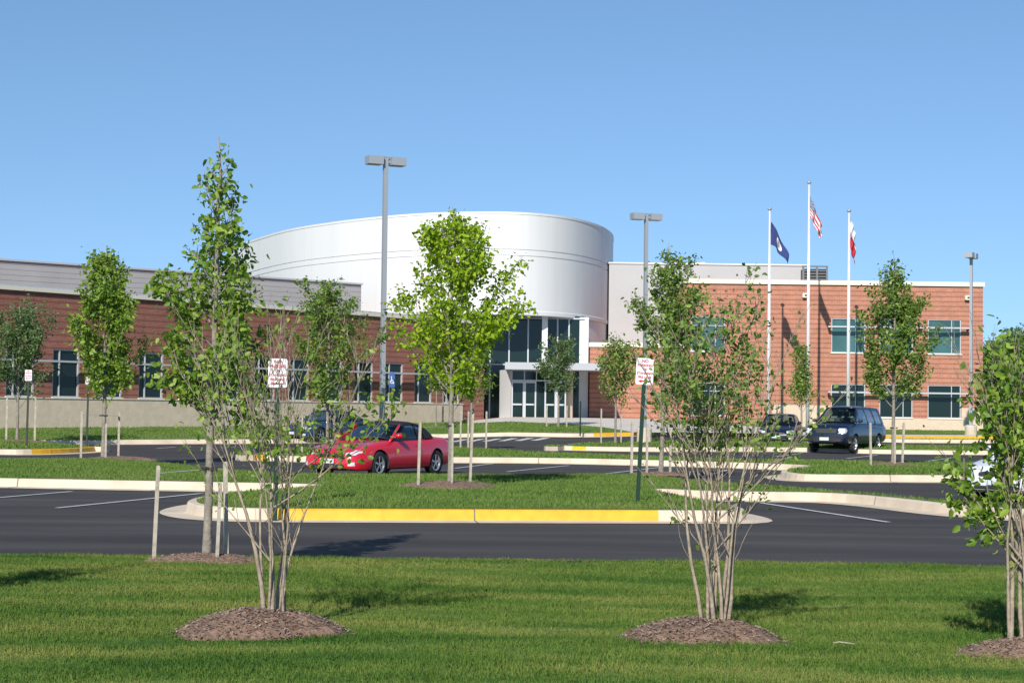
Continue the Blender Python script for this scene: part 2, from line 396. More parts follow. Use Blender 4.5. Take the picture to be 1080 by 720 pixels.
front1 = [(-350, 507), (-150, 510.5), (0, 513.5), (150, 516.5), (290, 519), (345, 520.5), (300, 525.5), (240, 530), (205, 535), (192, 541), (215, 546.5), (260, 549), (400, 549.5), (560, 550), (720, 550.5), (788, 551), (785, 546), (745, 538), (700, 528), (690, 524.5), (730, 527), (800, 528.5), (870, 529), (930, 534), (1000, 543), (1080, 549), (1320, 557)]
back1 = [(1320, 541), (1080, 531), (980, 523), (930, 518), (900, 516), (830, 511), (780, 508), (740, 504.5), (715, 502), (690, 499.5), (640, 498), (560, 499), (420, 498.5), (330, 498), (300, 497), (250, 494), (215, 490), (185, 487), (150, 484), (75, 482), (0, 483), (-350, 478)]
P1 = [PZ(*p) for p in front1] + [PZ(*p, .24) for p in back1]
island('one', P1, .07, yellow=lambda p: -3.85 < p[0] < 2.25 and p[1] < 30, smooth=2)
front2 = [(250, 484.5), (300, 487), (400, 488), (470, 488), (580, 488.5), (720, 492), (800, 494.5), (855, 497), (845, 500), (818, 503), (835, 507), (870, 508), (980, 508.5), (1080, 509), (1320, 511)]
back2 = [(1320, 489.5), (1080, 488), (980, 486.5), (870, 485), (850, 484.5), (780, 484), (700, 481), (640, 478.5), (580, 477), (540, 474), (500, 471.5), (470, 470.5), (330, 471), (290, 473), (262, 479)]
P2 = [PZ(*p) for p in front2] + [PZ(*p, .22) for p in back2]
x2 = PZ(268, 484)[0]
island('two', P2, .04, yellow=lambda p: p[0] < x2 + .35 and p[1] > 50 and p[0] > x2-.5)
front3 = [(576, 473.8), (620, 475.5), (720, 476.5), (850, 476), (925, 478.7), (1080, 480), (1320, 483)]
back3 = [(1320, 471), (1080, 470.5), (925, 469), (850, 466.5), (720, 464.5), (620, 466), (597, 468.5), (582, 471)]
P3 = [PT(*p) for p in front3] + [PT(*p, KH) for p in back3]
x3 = PT(600, 474)[0]
island('three', P3, .02, yellow=lambda p: x3-.3 < p[0] < x3+.25 and p[1] < 76)
PL = [PT(*p) for p in [(-350, 474), (0, 479.5), (27, 479.7), (70, 478.5), (100, 476.5), (112, 474.5)]] + [PT(*p, KH) for p in [(108, 471.5), (80, 469), (50, 467.5), (0, 465), (-350, 460)]]
xl0 = PT(27, 479.5)[0]
island('left', PL, .03, yellow=lambda p: p[0] > xl0 and p[1] < 66)
PE = [PT(*p) for p in [(-350, 463), (50, 469), (150, 468), (300, 467.5), (380, 465.5), (430, 462.3), (470, 461.3), (575, 460.5), (620, 461), (668, 459.5), (700, 459.8), (790, 460), (860, 463), (925, 466), (1080, 467.5), (1300, 469)]]
xa, xb, xc, xd = PT(623, 460)[0], PT(668, 459)[0], PT(692, 459)[0], PT(795, 460)[0]
PE += [(75, PE[-1][1]), (75, 122), (-75, 122), (-75, PE[0][1])]
island('court', PE, 0.0, yellow=lambda p: p[1] < 110 and (xa < p[0] < xb or xc < p[0] < xd), step=1.5)
plz = [PT(*p, KH) for p in [(500, 446.5), (600, 447.6), (640, 451.5), (668, 456.2), (700, 456.6), (790, 457.2), (860, 460), (862, 457.5), (790, 449.5), (705, 447.8), (690, 445)]] + [(9.5, 113.5), (-3, 113.5)]
s = sheet('forecourt', resample(plz, 1.0), lambda x, y, d: float(TZ(x, y))+KH+.03, M_walk, 1.0); tagit(s, kind='structure')
# the yellow edged walk in front of the right wing
ya = [PT(925, 462, KH), PT(1300, 464.5, KH)]
mb = MB()
for k in range(24):
    t0, t1 = k/24, (k+1)/24
    p = [(ya[0][0]+(ya[1][0]-ya[0][0])*t, ya[0][1]+(ya[1][1]-ya[0][1])*t) for t in (t0, t1)]
    z = [float(TZ(*q))+KH for q in p]
    mi = 0 if k < 13 else 1
    mb.quad((p[0][0], p[0][1], z[0]-.1), (p[1][0], p[1][1], z[1]-.1), (p[1][0], p[1][1], z[1]+.17), (p[0][0], p[0][1], z[0]+.17), 0 if k < 11 else 1)
    mb.quad((p[0][0], p[0][1], z[0]+.17), (p[1][0], p[1][1], z[1]+.17), (p[1][0], p[1][1]+1.8, z[1]+.2), (p[0][0], p[0][1]+1.8, z[0]+.2), 2)
tagit(mb.build('pavement', [M_yel, M_yel, M_walk]), kind='structure')

# near lawn
LAWN_EDGE = [PZ(-900, 573, .17), PZ(0, 583, .17), PZ(540, 591, .17), PZ(1080, 597, .17), PZ(1900, 606, .17)]
def lawn_edge(x): return float(np.interp(x, [p[0] for p in LAWN_EDGE], [p[1] for p in LAWN_EDGE]))
def lawn_z(x, y): return .17 + .03*math.sin(x*.6+1.0)*math.sin(y*.7) - .012*max(0, 14-y)*0
xs = np.concatenate([np.arange(-60, -8, 2.0), np.arange(-8, 8, .4), np.arange(8, 61, 2.0)])
ts = np.linspace(0, 1, 40)
V = []; 
for t in ts:
    for x in xs:
        ye = lawn_edge(x); y = -12 + (ye+12)*t; z = lawn_z(x, y)
        V.append((x, y, z))
for x in xs: V.append((x, lawn_edge(x)+.03, -.05))
V = np.array(V); nx = len(xs); nr = len(ts)+1
i, j = np.meshgrid(np.arange(nx-1), np.arange(nr-1)); a = (j*nx+i).ravel()
Fc = np.concatenate([np.stack([a, a+1, a+nx+1], -1), np.stack([a, a+nx+1, a+nx], -1)])
tagit(npmesh('lawn', V, Fc, G_lawn), kind='structure')

# grass blades
def blades(name, X, Y, Z, h, wd, material, label, rng):
    n = len(X); a = rng.uniform(0, 2*np.pi, n); lean = rng.normal(0, .45, (n, 2)); hh = h*rng.uniform(.5, 1.15, n)
    dx, dy = np.cos(a)*wd/2, np.sin(a)*wd/2
    V = np.empty((n, 3, 3)); V[:, 0] = np.stack([X-dx, Y-dy, Z-.01], -1); V[:, 1] = np.stack([X+dx, Y+dy, Z-.01], -1)
    V[:, 2] = np.stack([X+lean[:, 0]*hh, Y+lean[:, 1]*hh, Z+hh], -1)
    o = npmesh(name, V.reshape(-1, 3), np.arange(3*n).reshape(-1, 3), material)
    return tagit(o, label, 'grass', kind='stuff')
rng = np.random.default_rng(5)
n = 420000
Y = 8.6 + (18.9-8.6)*rng.random(n)**.8; X = rng.uniform(-1, 1, n)*(Y*.31+.6)
le = np.interp(X, [p[0] for p in LAWN_EDGE], [p[1] for p in LAWN_EDGE]); k = Y < le+.02; X, Y = X[k], Y[k]
Z = .17 + .03*np.sin(X*.6+1)*np.sin(Y*.7)
patch = .8+.3*np.sin(X*.9+np.sin(Y*2.1)*1.4)*np.sin(Y*3.3)+.3*np.sin(X*5.1+np.sin(Y*4)*2)*np.sin(Y*6.3+X*2.2)
blades('lawn_grass', X, Y, Z, .042*patch, .009, G_lawn, 'mown green grass of the near lawn, patchy and streaked', rng)
I, mo = ISL['one']
n = 260000; X = rng.uniform(-16, 13, n); Y = rng.uniform(27.5, 53, n); k = inpoly(I, X, Y) & (np.abs(X) < Y*.31+.5)
X, Y = X[k], Y[k]; Z = KH+.01+mo*(1-np.exp(-edgedist(I, X, Y)/1.2))
blades('island_turf', X, Y, Z, .06, .022, G_isl, 'short bright green turf on the long kerbed island', rng)

for key, box, dens, label in (('two', (-22, 22, 44, 74), 130, 'short turf on the second kerbed island behind the red convertible'), ('three', (1, 30, 72, 92), 90, 'short turf on the third island in front of the tall navy car'),
                              ('left', (-26, -13, 58, 78), 110, 'short turf on the far left island with the yellow kerb'), ('court', (-28, 38, 70, 114), 50, 'short turf along the foot of the building')):
    I, mo = ISL[key]; x0, x1, y0, y1 = box; n = int((x1-x0)*(y1-y0)*dens)
    X = rng.uniform(x0, x1, n); Y = rng.uniform(y0, y1, n); k = inpoly(I, X, Y) & (np.abs(X) < Y*.30+.5)
    if key == 'court': k &= ~inpoly(plz, X, Y); k &= Y < np.interp(X, [-28, -22.7, -1.7, 4.8, 4.9, 40], [73.5, 79.8, 108, 108, 111.8, 112.8])
    if key == 'court': k &= ~((X > 21) & (Y > 101) & (Y < 105.5))
    X, Y = X[k], Y[k]; Z = np.vectorize(TZ)(X, Y)+KH+.01+mo*(1-np.exp(-edgedist(I, X, Y)/1.2))
    blades('island_turf', X, Y, Z, .075, .05, G_isl, label, rng)

# painted stall lines
def line(a, b, wd=.11, za=PT):
    p, q = Vector(za(*a)), Vector(za(*b)); n = max(1, int((q-p).length)); d = (q-p).normalized(); nn = Vector((-d.y, d.x))*wd/2
    mb = MB()
    for k in range(n):
        u, v = p.lerp(q, k/n), p.lerp(q, (k+1)/n)
        P = [u-nn, v-nn, v+nn, u+nn]
        mb.quad(*[(c.x, c.y, float(TZ(c.x, c.y))+.012) for c in P])
    return mb
MK = MB()
def addline(*a, **k):
    m_ = line(*a, **k); b = len(MK.v); MK.v += m_.v; MK.f += [tuple(i+b for i in f) for f in m_.f]; MK.m += m_.m; MK.uv += m_.uv
for a, b in [((60, 536), (213, 520.5)), ((-60, 530), (76, 518.5)), ((-190, 525), (-50, 516)), ((802, 530.5), (937, 551)),
             ((535, 497.5), (600, 491)), ((480, 494), (520, 489)), ((636, 500), (700, 492.5)), ((740, 503), (770, 495)), 
             ((893, 483.5), (925, 480)), ((974, 487), (1012, 481.5)), ((818, 481.5), (846, 478)), ((1050, 491), (1090, 483)),
             ((232, 472.2), (247, 471.6)), ((165, 473), (185, 471.5))]:
    addline(a, b)
for k in range(6):
    addline((478+k*17, 466-k*.3), (492+k*17, 463.2-k*.3), wd=.35)
addline((1045, 469.5), (1070, 468.5)); 
tagit(MK.build('painted_lines', M_wpaint), kind='structure')

# ------------------------------------------------------------ building
B = empty('school_building', (0, 0, 0), 'wide red brick building with a white metal drum over its glass entrance', 'building')
def wall(name, O, d, L, z0, z1, openings, material, depth=.18, uv0=0, extra=None):
    """vertical wall from O along unit d; outer side is to the right of d. openings: (t0,t1,za,zb)"""
    mb = MB(); ts = sorted({0, L, *[o[0] for o in openings], *[o[1] for o in openings]}); zs = sorted({z0, z1, *[o[2] for o in openings], *[o[3] for o in openings]})
    nrm = (d[1], -d[0])
    P = lambda t, z, q=0: (O[0]+d[0]*t-nrm[0]*q, O[1]+d[1]*t-nrm[1]*q, z)
    for a, b in zip(ts, ts[1:]):
        for c, e in zip(zs, zs[1:]):
            tm, zm = (a+b)/2, (c+e)/2
            if any(o[0] < tm < o[1] and o[2] < zm < o[3] for o in openings): continue
            mb.quad(P(a, c), P(b, c), P(b, e), P(a, e), 0, [(a, c), (b, c), (b, e), (a, e)])
    for o in openings:
        a, b, c, e = o
        for p, q in (((a, c), (b, c)), ((b, c), (b, e)), ((b, e), (a, e)), ((a, e), (a, c))):
            mb.quad(P(*q), P(*p), P(*p, depth), P(*q, depth), 0, [(q[0], q[1]), (p[0], p[1]), (p[0]+depth, p[1]), (q[0]+depth, q[1])])
    return mb.build(name, material, B, uv=True)
def window(O, d, a, b, c, e, glass, mull=(.75,), depth=.14, bar=.06, rail=None):
    nrm = Vector((d[1], -d[0])); rz = math.atan2(d[1], d[0])
    def ctr(t, z, q): return (O[0]+d[0]*t-nrm.x*q, O[1]+d[1]*t-nrm.y*q, z)
    g = MB(); g.box(ctr((a+b)/2, (c+e)/2, depth), ((b-a)/2, .02, (e-c)/2), rz)
    wo = g.build('window', glass, B)
    f = MB(); h = bar/2
    for t in (a+h, b-h): f.box(ctr(t, (c+e)/2, depth-.05), (h, .05, (e-c)/2-.003), rz)
    for z in (c+h, e-h): f.box(ctr((a+b)/2, z, depth-.052), ((b-a)/2-bar, .048, h), rz)
    for k in mull: f.box(ctr(a+(b-a)*k, (c+e)/2, depth-.045), (h*.8, .045, (e-c)/2-bar), rz)
    if rail: f.box(ctr((a+b)/2, rail, depth-.043), ((b-a)/2-bar, .042, h*.8), rz)
    f.build('window_frame', M_frame, wo)
    s = MB(); s.box(ctr((a+b)/2, c-.02, -.03), ((b-a)/2+.05, .06, .035), rz); s.build('window_sill', M_cap, wo)
def solid(name, O, d, L, W, z0, z1, material, parent=B, front=False):
    """box from O along d, W metres back; without its front unless asked"""
    n = (-d[1], d[0]); A = [(O[0], O[1]), (O[0]+d[0]*L, O[1]+d[1]*L)]; Bk = [(p[0]+n[0]*W, p[1]+n[1]*W) for p in A]
    mb = MB()
    def side(p, q):
        l = math.dist(p, q); mb.quad((*p, z0), (*q, z0), (*q, z1), (*p, z1), 0, [(0, z0), (l, z0), (l, z1), (0, z1)])
    if front: side(A[0], A[1])
    side(A[1], Bk[1]); side(Bk[1], Bk[0]); side(Bk[0], A[0])
    mb.quad((*A[0], z1), (*A[1], z1), (*Bk[1], z1), (*Bk[0], z1))
    return mb.build(name, material, parent, uv=True)
def bar(name, O, d, a, b, z, q, hw, hh, material, parent=B):
    nrm = (d[1], -d[0]); mb = MB()
    mb.box((O[0]+d[0]*(a+b)/2+nrm[0]*q, O[1]+d[1]*(a+b)/2+nrm[1]*q, z), ((b-a)/2, hw, hh), math.atan2(d[1], d[0]))
    return mb.build(name, material, parent)

# left wing
LO, LD = (-22.74, 80.0), (.5959, .8030)
T0, T1 = -9.0, 35.4
Lo = (LO[0]+LD[0]*T0, LO[1]+LD[1]*T0); LL = T1-T0
ops = []
for k in range(-4, 13):
    t = 2.95+2.59*(k); 
    if t+1.6 < 33.2: ops.append((t-T0, t-T0+1.55, 1.99, 4.2))
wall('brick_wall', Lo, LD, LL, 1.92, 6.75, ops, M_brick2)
for o in ops: window(Lo, LD, o[0], o[1], o[2], o[3], M_glassd, mull=(.28,), rail=3.62)
# brick below the block line at the end of the wing, block elsewhere
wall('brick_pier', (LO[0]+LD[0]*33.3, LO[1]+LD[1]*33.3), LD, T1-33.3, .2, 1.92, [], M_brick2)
bo = (Lo[0]+LD[1]*.06, Lo[1]-LD[0]*.06)
wall('block_base', bo, LD, 33.3-T0, -.2, 1.93, [], M_block)
bar('block_ledge', Lo, LD, 0, 33.3-T0, 1.945, .03, .07, .02, M_cap)
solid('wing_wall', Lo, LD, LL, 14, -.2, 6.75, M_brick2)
bar('parapet_coping', Lo, LD, -.1, LL+.1, 6.83, -.06, .2, .085, M_cap)
bar('parapet_coping', Lo, LD, -.1, LL+.1, 6.96, -.16, .22, .045, M_frame)
bar('sun_shade', Lo, LD, .6, 33.2-T0, 3.62, .45, .13, .045, M_frame)
for o in ops:
    for t in (o[0]-.12, ):
        mb = MB(); mb.box((Lo[0]+LD[0]*t+LD[1]*.2, Lo[1]+LD[1]*t-LD[0]*.2, 3.62), (.03, .22, .03), math.atan2(LD[1], LD[0])); mb.build('shade_bracket', M_frame, B)
# grey metal upper volume with lapped sheets
v = Vector((17.54, 15.7)).normalized(); PO = (-9.26-v.x*52, 110-v.y*52)
solid('metal_roof_storey', PO, (v.x, v.y), 52, 9, 6.6, 9.16, M_greyroof, front=True)
mb = MB()
for k in range(9): mb.box((PO[0]+v.x*26+v.y*.012, PO[1]+v.y*26-v.x*.012, 6.75+k*.28), (26, .004, .0035), math.atan2(v.y, v.x))
mb.build('cladding_seam', M_greyroof, B)
mb = MB(); mb.box((PO[0]+v.x*26, PO[1]+v.y*26, 9.2), (26.06, .12, .05), math.atan2(v.y, v.x)); mb.build('roof_edge', M_frame, B)

# drum
ctl = [(-17, 159), (-21.5, 149), (-22.3, 142), (-21.6, 137.5), (-19.7, 132.0), (-15.5, 122.2), (-11.7, 116.4), (-8.1, 112.4), (-5.2, 110.2), (-2.3, 109.2), (0, 109.1), (1.9, 110.0), (3.6, 111.9), (5.0, 114.8), (6.1, 118.6), (6.9, 124), (6.9, 131), (5, 140), (0, 150), (-7, 158)]
def catmull(P, n=7):
    Q = []
    for i in range(len(P)):
        p0, p1, p2, p3 = [Vector(P[(i+k) % len(P)]) for k in (-1, 0, 1, 2)]
        for k in range(n):
            t = k/n; Q.append(tuple(.5*((2*p1)+(p2-p0)*t+(2*p0-5*p1+4*p2-p3)*t*t+(3*p1-p0-3*p2+p3)*t**3)))
    return Q
DR = catmull(ctl)
zt, zb = 13.6, 7.42
DR = resample(DR, .45)
mb = MB(); n = len(DR)
def ring(off, z): return [(p[0], p[1], z) for p in offset(DR, off)]
prof = [(.35, 7.36), (-.04, 7.40), (-.04, 7.62), (0, 7.66), (0, 10.93), (.05, 10.95), (.05, 10.99), (0, 11.01), (0, 11.30), (.05, 11.32), (.05, 11.36), (0, 11.38), (0, 13.48), (-.03, 13.5), (-.03, 13.64), (.6, 13.66)]
RG = [ring(*p) for p in prof]
for k in range(len(RG)-1):
    for j in range(n):
        q = (j+1) % n; mb.quad(RG[k][j], RG[k][q], RG[k+1][q], RG[k+1][j], 0, [(j*.45, prof[k][1]), (j*.45+.45, prof[k][1]), (j*.45+.45, prof[k+1][1]), (j*.45, prof[k+1][1])])
mb.poly(ring(.6, 13.4)); mb.poly(ring(.2, 7.45)[::-1])
dr = mb.build('drum_wall', M_clad, B, merge=True, uv=True)
for p in dr.data.polygons: p.use_smooth = True
dr.data.set_sharp_from_angle(angle=R(30))
# body under the drum, back part only
low = [p for p in ctl if p[1] > 118 and p[0] < 6.5]
# the drum's wall carries on down to the ground on its right-hand side
arc = [p for p in DR if p[0] > 4.75 and p[1] < 149]
arc.sort(key=lambda p: p[1])
mb = MB(); ai = [(p[0]-.06, p[1]+.02) for p in arc]
mb.grid([[(p[0], p[1], .6) for p in ai], [(p[0], p[1], 7.45) for p in ai]]); mb.build('drum_base_wall', M_white, B, smooth=True)
# glazing under the drum
gy = 112.3; ge = (-1.7, gy); DX = (1, 0)
mb = MB(); mb.box((1.3, gy+.05, 4.2), (3.2, .03, 3.3)); gl = mb.build('curtain_glass', M_glassd, B)
mb = MB()
for px in (517, 537, 557, 588, 600): mb.box((XD(px, gy), gy-.05, 4.2), (.045, .06, 3.3))
for z in (1.0, 4.45, 7.35): mb.box((1.3, gy-.04, z), (3.2, .04, .045))
mb.build('mullion', M_frame, gl)
for (p0, p1, yy) in ((571.5, 577.5, 111.2), (611, 620.5, 112.6)):
    mb = MB(); x0, x1 = XD(p0, yy), XD(p1, yy); mb.box(((x0+x1)/2, yy, 4.15), ((x1-x0)/2, (x1-x0)/2, 3.3)); mb.build('column', M_white, B)
mb = MB(); x0, x1 = XD(597, 110), XD(605, 110); mb.tube([((x0+x1)/2, 110, .9), ((x0+x1)/2, 110, 4.1)], (x1-x0)/2, 14); mb.build('column', M_block2, B)
# canopy
mb = MB(); mb.box((XD(588, 107)-.1, 109.3, 4.22), (2.95, 2.7, .17)); mb.box((XD(588, 107)-.1, 106.58, 4.24), (3.0, .04, .21)); mb.build('canopy', M_canopy, B)
# vestibule
vy = 108.6
mb = MB(); mb.quad((-.72, 110.8, .9), (-.02, vy, .9), (-.02, vy, 4.06), (-.72, 110.8, 4.06)); mb.quad((-.75, 112.2, .9), (-.72, 110.8, .9), (-.72, 110.8, 4.06), (-.75, 112.2, 4.06)); mb.build('vestibule_wall', M_white, B)
mb = MB(); mb.quad((3.3, vy, .9), (3.3, 112.2, .9), (3.3, 112.2, 4.06), (3.3, vy, 4.06)); mb.build('vestibule_wall', M_white, B)
zdoor = 1.02
for x0, x1 in ((.0, .78), (.78, 1.50), (2.0, 2.7), (2.7, 3.3)):
    mb = MB(); mb.box(((x0+x1)/2, vy+.03, zdoor+1.17), ((x1-x0)/2, .015, 1.17)); dg = mb.build('door', M_glassd, B)
    mb = MB()
    for x in (x0+.045, x1-.045): mb.box((x, vy-.01, zdoor+1.17), (.045, .035, 1.17))
    for z in (.06, .95, 2.29): mb.box(((x0+x1)/2, vy-.012, zdoor+z), ((x1-x0)/2-.09, .03, .05))
    mb.build('door_frame', M_frame, dg)
    mb = MB(); mb.tube([(x1-.13, vy-.09, zdoor+.85), (x1-.13, vy-.09, zdoor+1.25)], .016); mb.build('handle', M_dark, dg)
mb = MB(); mb.box((1.65, vy+.03, 3.72), (1.65, .015, .3)); tg = mb.build('transom_glass', M_glassd, B)
mb = MB(); mb.box((1.65, vy-.01, 3.41), (1.66, .04, .04)); mb.box((1.65, vy-.01, 4.03), (1.66, .04, .035))
for x in (.02, .78, 1.5, 2.0, 2.7, 3.27): mb.box((x, vy-.014, 3.72), (.03, .03, .27))
mb.build('transom_frame', M_frame, tg)
mb = MB(); mb.box((1.75, vy+.03, 2.2), (.25, .015, 1.18)); mb.build('side_light', M_glassd, B)
mb = MB(); mb.box((1.3, 110.6, .95), (3.5, 2.6, .06)); mb.build('entrance_step', M_walk, B)
# low brick block between drum and right wing
lb = (4.86, 112.0); wall('brick_wall', lb, DX, 10.7-4.86, .6, 5.62, [], M_brick)
solid('low_block', lb, DX, 5.84, 7, .6, 5.62, M_brick)
bar('parapet_coping', lb, DX, -.06, 5.84, 5.74, -.1, .2, .14, M_cap)
# right wing
ry = 113.0; RO = (10.7, ry); X = lambda px: XD(px, ry)-10.7
cols = [(877, 913), (928, 963), (979, 1014), (729, 765)]
ops = []
for a, b in cols: ops += [(X(a), X(b), 5.45, 7.62), (X(a), X(b), 1.42, 3.5)]
RL = X(1037)
wall('brick_wall', RO, DX, RL, .3, 9.7, ops, M_brick)
for i, o in enumerate(ops): window(RO, DX, o[0], o[1], o[2], o[3], M_glasst if i % 2 == 0 else M_glassd, mull=(.72,), rail=(7.06 if i % 2 == 0 else 2.96))
solid('wing_wall', RO, DX, RL, 16, .3, 9.7, M_brick)
bar('parapet_coping', RO, DX, -.08, RL+.08, 9.84, -.08, .2, .14, M_cap)
for a, b, zt_ in ((815, 876.5, 2.12), (876.5, 1014.5, 1.36), (1014.5, 1037.3, 2.05)):
    bo = (10.7+X(a), ry-.04); wall('block_base', bo, DX, X(b)-X(a), -.1, zt_, [], M_block2)
    bar('block_ledge', bo, DX, 0, X(b)-X(a), zt_+.012, -.02, .03, .012, M_cap)
for z in (7.06, 2.98): bar('sun_shade', RO, DX, X(872), X(1024), z, .5, .13, .05, M_frame)
for z in (7.06, 2.98):
    for px in (874, 920, 971, 1020): mb = MB(); mb.box((XD(px, ry), ry-.25, z-.07), (.04, .26, .06)); mb.build('shade_bracket', M_dark, B)
for px, py in ((849.5, 311.5), (1021, 314)):
    mb = MB(); mb.box((XD(px, ry), ry-.14, ZD(px, py, ry)), (.22, .14, .14), 0); mb.box((XD(px, ry), ry-.29, ZD(px, py, ry)), (.1, .01, .05), 0, 1); mb.build('wall_light', [M_cap, M_dark], B)
mb = MB(); mb.tube([(XD(974.5, ry), ry-.02, 1.25-.3), (XD(974.5, ry), ry-.12, 1.25-.3)], .06, 10); mb.build('hose_outlet', M_dark, B)
# rendered upper storey behind
solid('rendered_storey', (6.4, 119.5), DX, 13.1, 14, .9, 11.42, M_penth, front=True)
bar('parapet_coping', (6.4, 119.5), DX, -.05, 13.15, 11.45, -.1, .18, .05, M_white)
uy = 118.2; x0, x1 = XD(847, uy), XD(872, uy)
mb = MB(); mb.box(((x0+x1)/2, uy+.8, 10.4), ((x1-x0)/2-.04, .7, .72))
for x in (x0, x0+.9, x1): mb.box((x, uy, 10.45), (.06, .06, .85), 0, 1)
mb.box(((x0+x1)/2, uy, 11.28), ((x1-x0)/2+.06, .08, .05), 0, 1)
for k in range(7): mb.box(((x0+x1)/2, uy+.05, 9.85+k*.19), ((x1-x0)/2, .03, .03), 0, 1)
mb.build('louvre_screen', [M_dark, mat('louvre_steel', (.16, .17, .18), .6)], B)
mb = MB(); mb.box((XD(734, 126), 126, 11.75), (.55, .5, .32)); mb.box((XD(727, 126), 126, 11.6), (.3, .3, .22)); mb.build('roof_unit', M_block, B)

# ------------------------------------------------------------ light poles
def light_pole(px, D, H, base_h, label, rz, heads=(1, 1), z0=None):
    x = XD(px, D); z0 = float(TZ(x, D))+KH if z0 is None else z0
    e = empty('light_pole', (x, D, z0), label, 'light pole', 'car park light poles', rz)
    mb = MB(); mb.tube([(0, 0, -.2), (0, 0, base_h-.05), (0, 0, base_h)], [.33, .33, .30], 16); mb.build('concrete_base', M_conc, e)
    mb = MB(); mb.box((0, 0, base_h+.02), (.2, .2, .02)); mb.box((0, 0, (H+base_h)/2), (.075, .075, (H-base_h)/2)); 
    mb.box((0, 0, H+.0), (.085, .085, .015)); mb.build('pole', M_galv, e)
    for s in (-1, 1):
        hd = MB(); hd.box((s*.12, 0, H-.16), (.06, .04, .04)); hd.box((s*.42, 0, H-.14), (.27, .22, .14)); 
        ho = hd.build('lamp_head', M_galv, e)
        l = MB(); l.box((s*.42, 0, H-.286), (.22, .17, .008)); l.build('lens', M_frame, ho)
    return e
light_pole(404, 62, 10.15, .5, 'tall grey two-headed lamp pole rising just behind the red convertible', R(25), z0=.2)
light_pole(680.5, 79, 10.15, .75, 'grey two-headed lamp pole rising behind the tree beside the right-hand parking sign', R(20), z0=.2)
light_pole(1024.5, 99, 10.1, .62, 'grey lamp pole on a concrete pedestal by the right end of the building', R(62))

# ------------------------------------------------------------ flags
def flagpole(px, D, top_px, flagfn, label, flabel):
    x = XD(px, D); z0 = float(TZ(x, D))+KH; zt_ = ZD(*top_px, D)
    e = empty('flagpole', (x, D, z0), label, 'flagpole', 'flagpoles in front of the right wing')
    mb = MB(); mb.tube([(0, 0, 0), (0, 0, (zt_-z0)*.5), (0, 0, zt_-z0-.2)], [.11, .09, .045], 12); mb.build('pole', M_pole, e, smooth=True)
    mb = MB(); mb.tube([(0, 0, -.05), (0, 0, .08)], .25, 14); mb.build('base_collar', M_pole, e)
    mb = MB(); mb.tube([(0, 0, zt_-z0-.2+h) for h in (-.02, .02, .06, .12, .18, .2)], [.03, .07, .12, .13, .08, .01], 10); mb.build('finial', M_galv, e, smooth=True)
    mb = MB(); mb.tube([(.09, -.05, 1), (.06, -.05, zt_-z0-.3)], .008, 4); mb.build('halyard', M_pole, e)
    flagfn(x, D, flabel)
F_blue = mat('flag_navy', (.03, .045, .16), .9); F_white = mat('flag_white', (.75, .75, .76), .9); F_red = mat('flag_red', (.55, .03, .05), .9); F_gold = mat('flag_seal', (.5, .42, .34), .9)
def flagmesh(name, x, D, pts, colour, label, nu=39, nv=26):
    """pts(u,v) -> (dx,dy,z)"""
    mb = MB(); rows = [[pts(i/nu, j/nv) for j in range(nv+1)] for i in range(nu+1)]
    mb.grid([[(x+p[0], D+p[1], p[2]) for p in r] for r in rows], mi=lambda i, j: colour((i+.5)/nu, (j+.5)/nv))
    o = mb.build(name, [F_white, F_red, F_blue, F_gold], smooth=True); tagit(o, label, 'flag'); return o
def va(x, D, label):
    zt_ = ZD(817, 233, D)
    f = lambda u, v: (.07+1.05*u*(1-.05*v)+.05*math.sin(u*9), .16*math.sin(u*11+v*2), zt_-1.35*v*(1-.6*u)-1.95*u**1.15)
    c = lambda u, v: (3 if (u-.5)**2/.02+(v-.5)**2/.05 < .45 else 0) if (u-.5)**2/.03+(v-.5)**2/.07 < 1 else 2
    flagmesh('flag', x, D, f, c, label)
def us(x, D, label):
    zt_ = ZD(857, 204, D)
    f = lambda u, v: (.06+.60*u+.10*math.sin(v*12)*u+.10*v*u, .15*math.sin(u*12+v*3), zt_-1.3*v*(1-.3*u)-1.75*u)
    def c(u, v):
        if u < .4 and v < 7/13: return 0 if (int(u*nn)+int(v*26)) % 2 == 0 and int(u*nn) % 2 == 0 else 2
        return 1 if int(v*13) % 2 == 0 else 0
    nn = 39
    flagmesh('flag', x, D, f, c, label)
def wr(x, D, label):
    zt_ = ZD(898, 226, D)
    f = lambda u, v: (.05+.34*u+.06*math.sin(v*10+u*3), .16*math.sin(u*14), zt_-1.6*v-1.35*u**.9)
    c = lambda u, v: 1 if v > .62 or (abs(u-.55) < .1 and .25 < v) or (abs(v-.42) < .08 and .3 < u < .8) else 0
    flagmesh('flag', x, D, f, c, label)
flagpole(811, 105, (813.5, 218), va, 'white flagpole on the left carrying the navy flag', 'navy flag with a pale round seal drooping from the left flagpole')
flagpole(852.5, 105, (855, 190), us, 'tallest white flagpole, standing in the middle of three', 'stars and stripes flag hanging limp on the tallest flagpole')
flagpole(895, 105, (896, 220), wr, 'white flagpole on the right carrying the white and red flag', 'white flag with red hanging limp from the right flagpole')

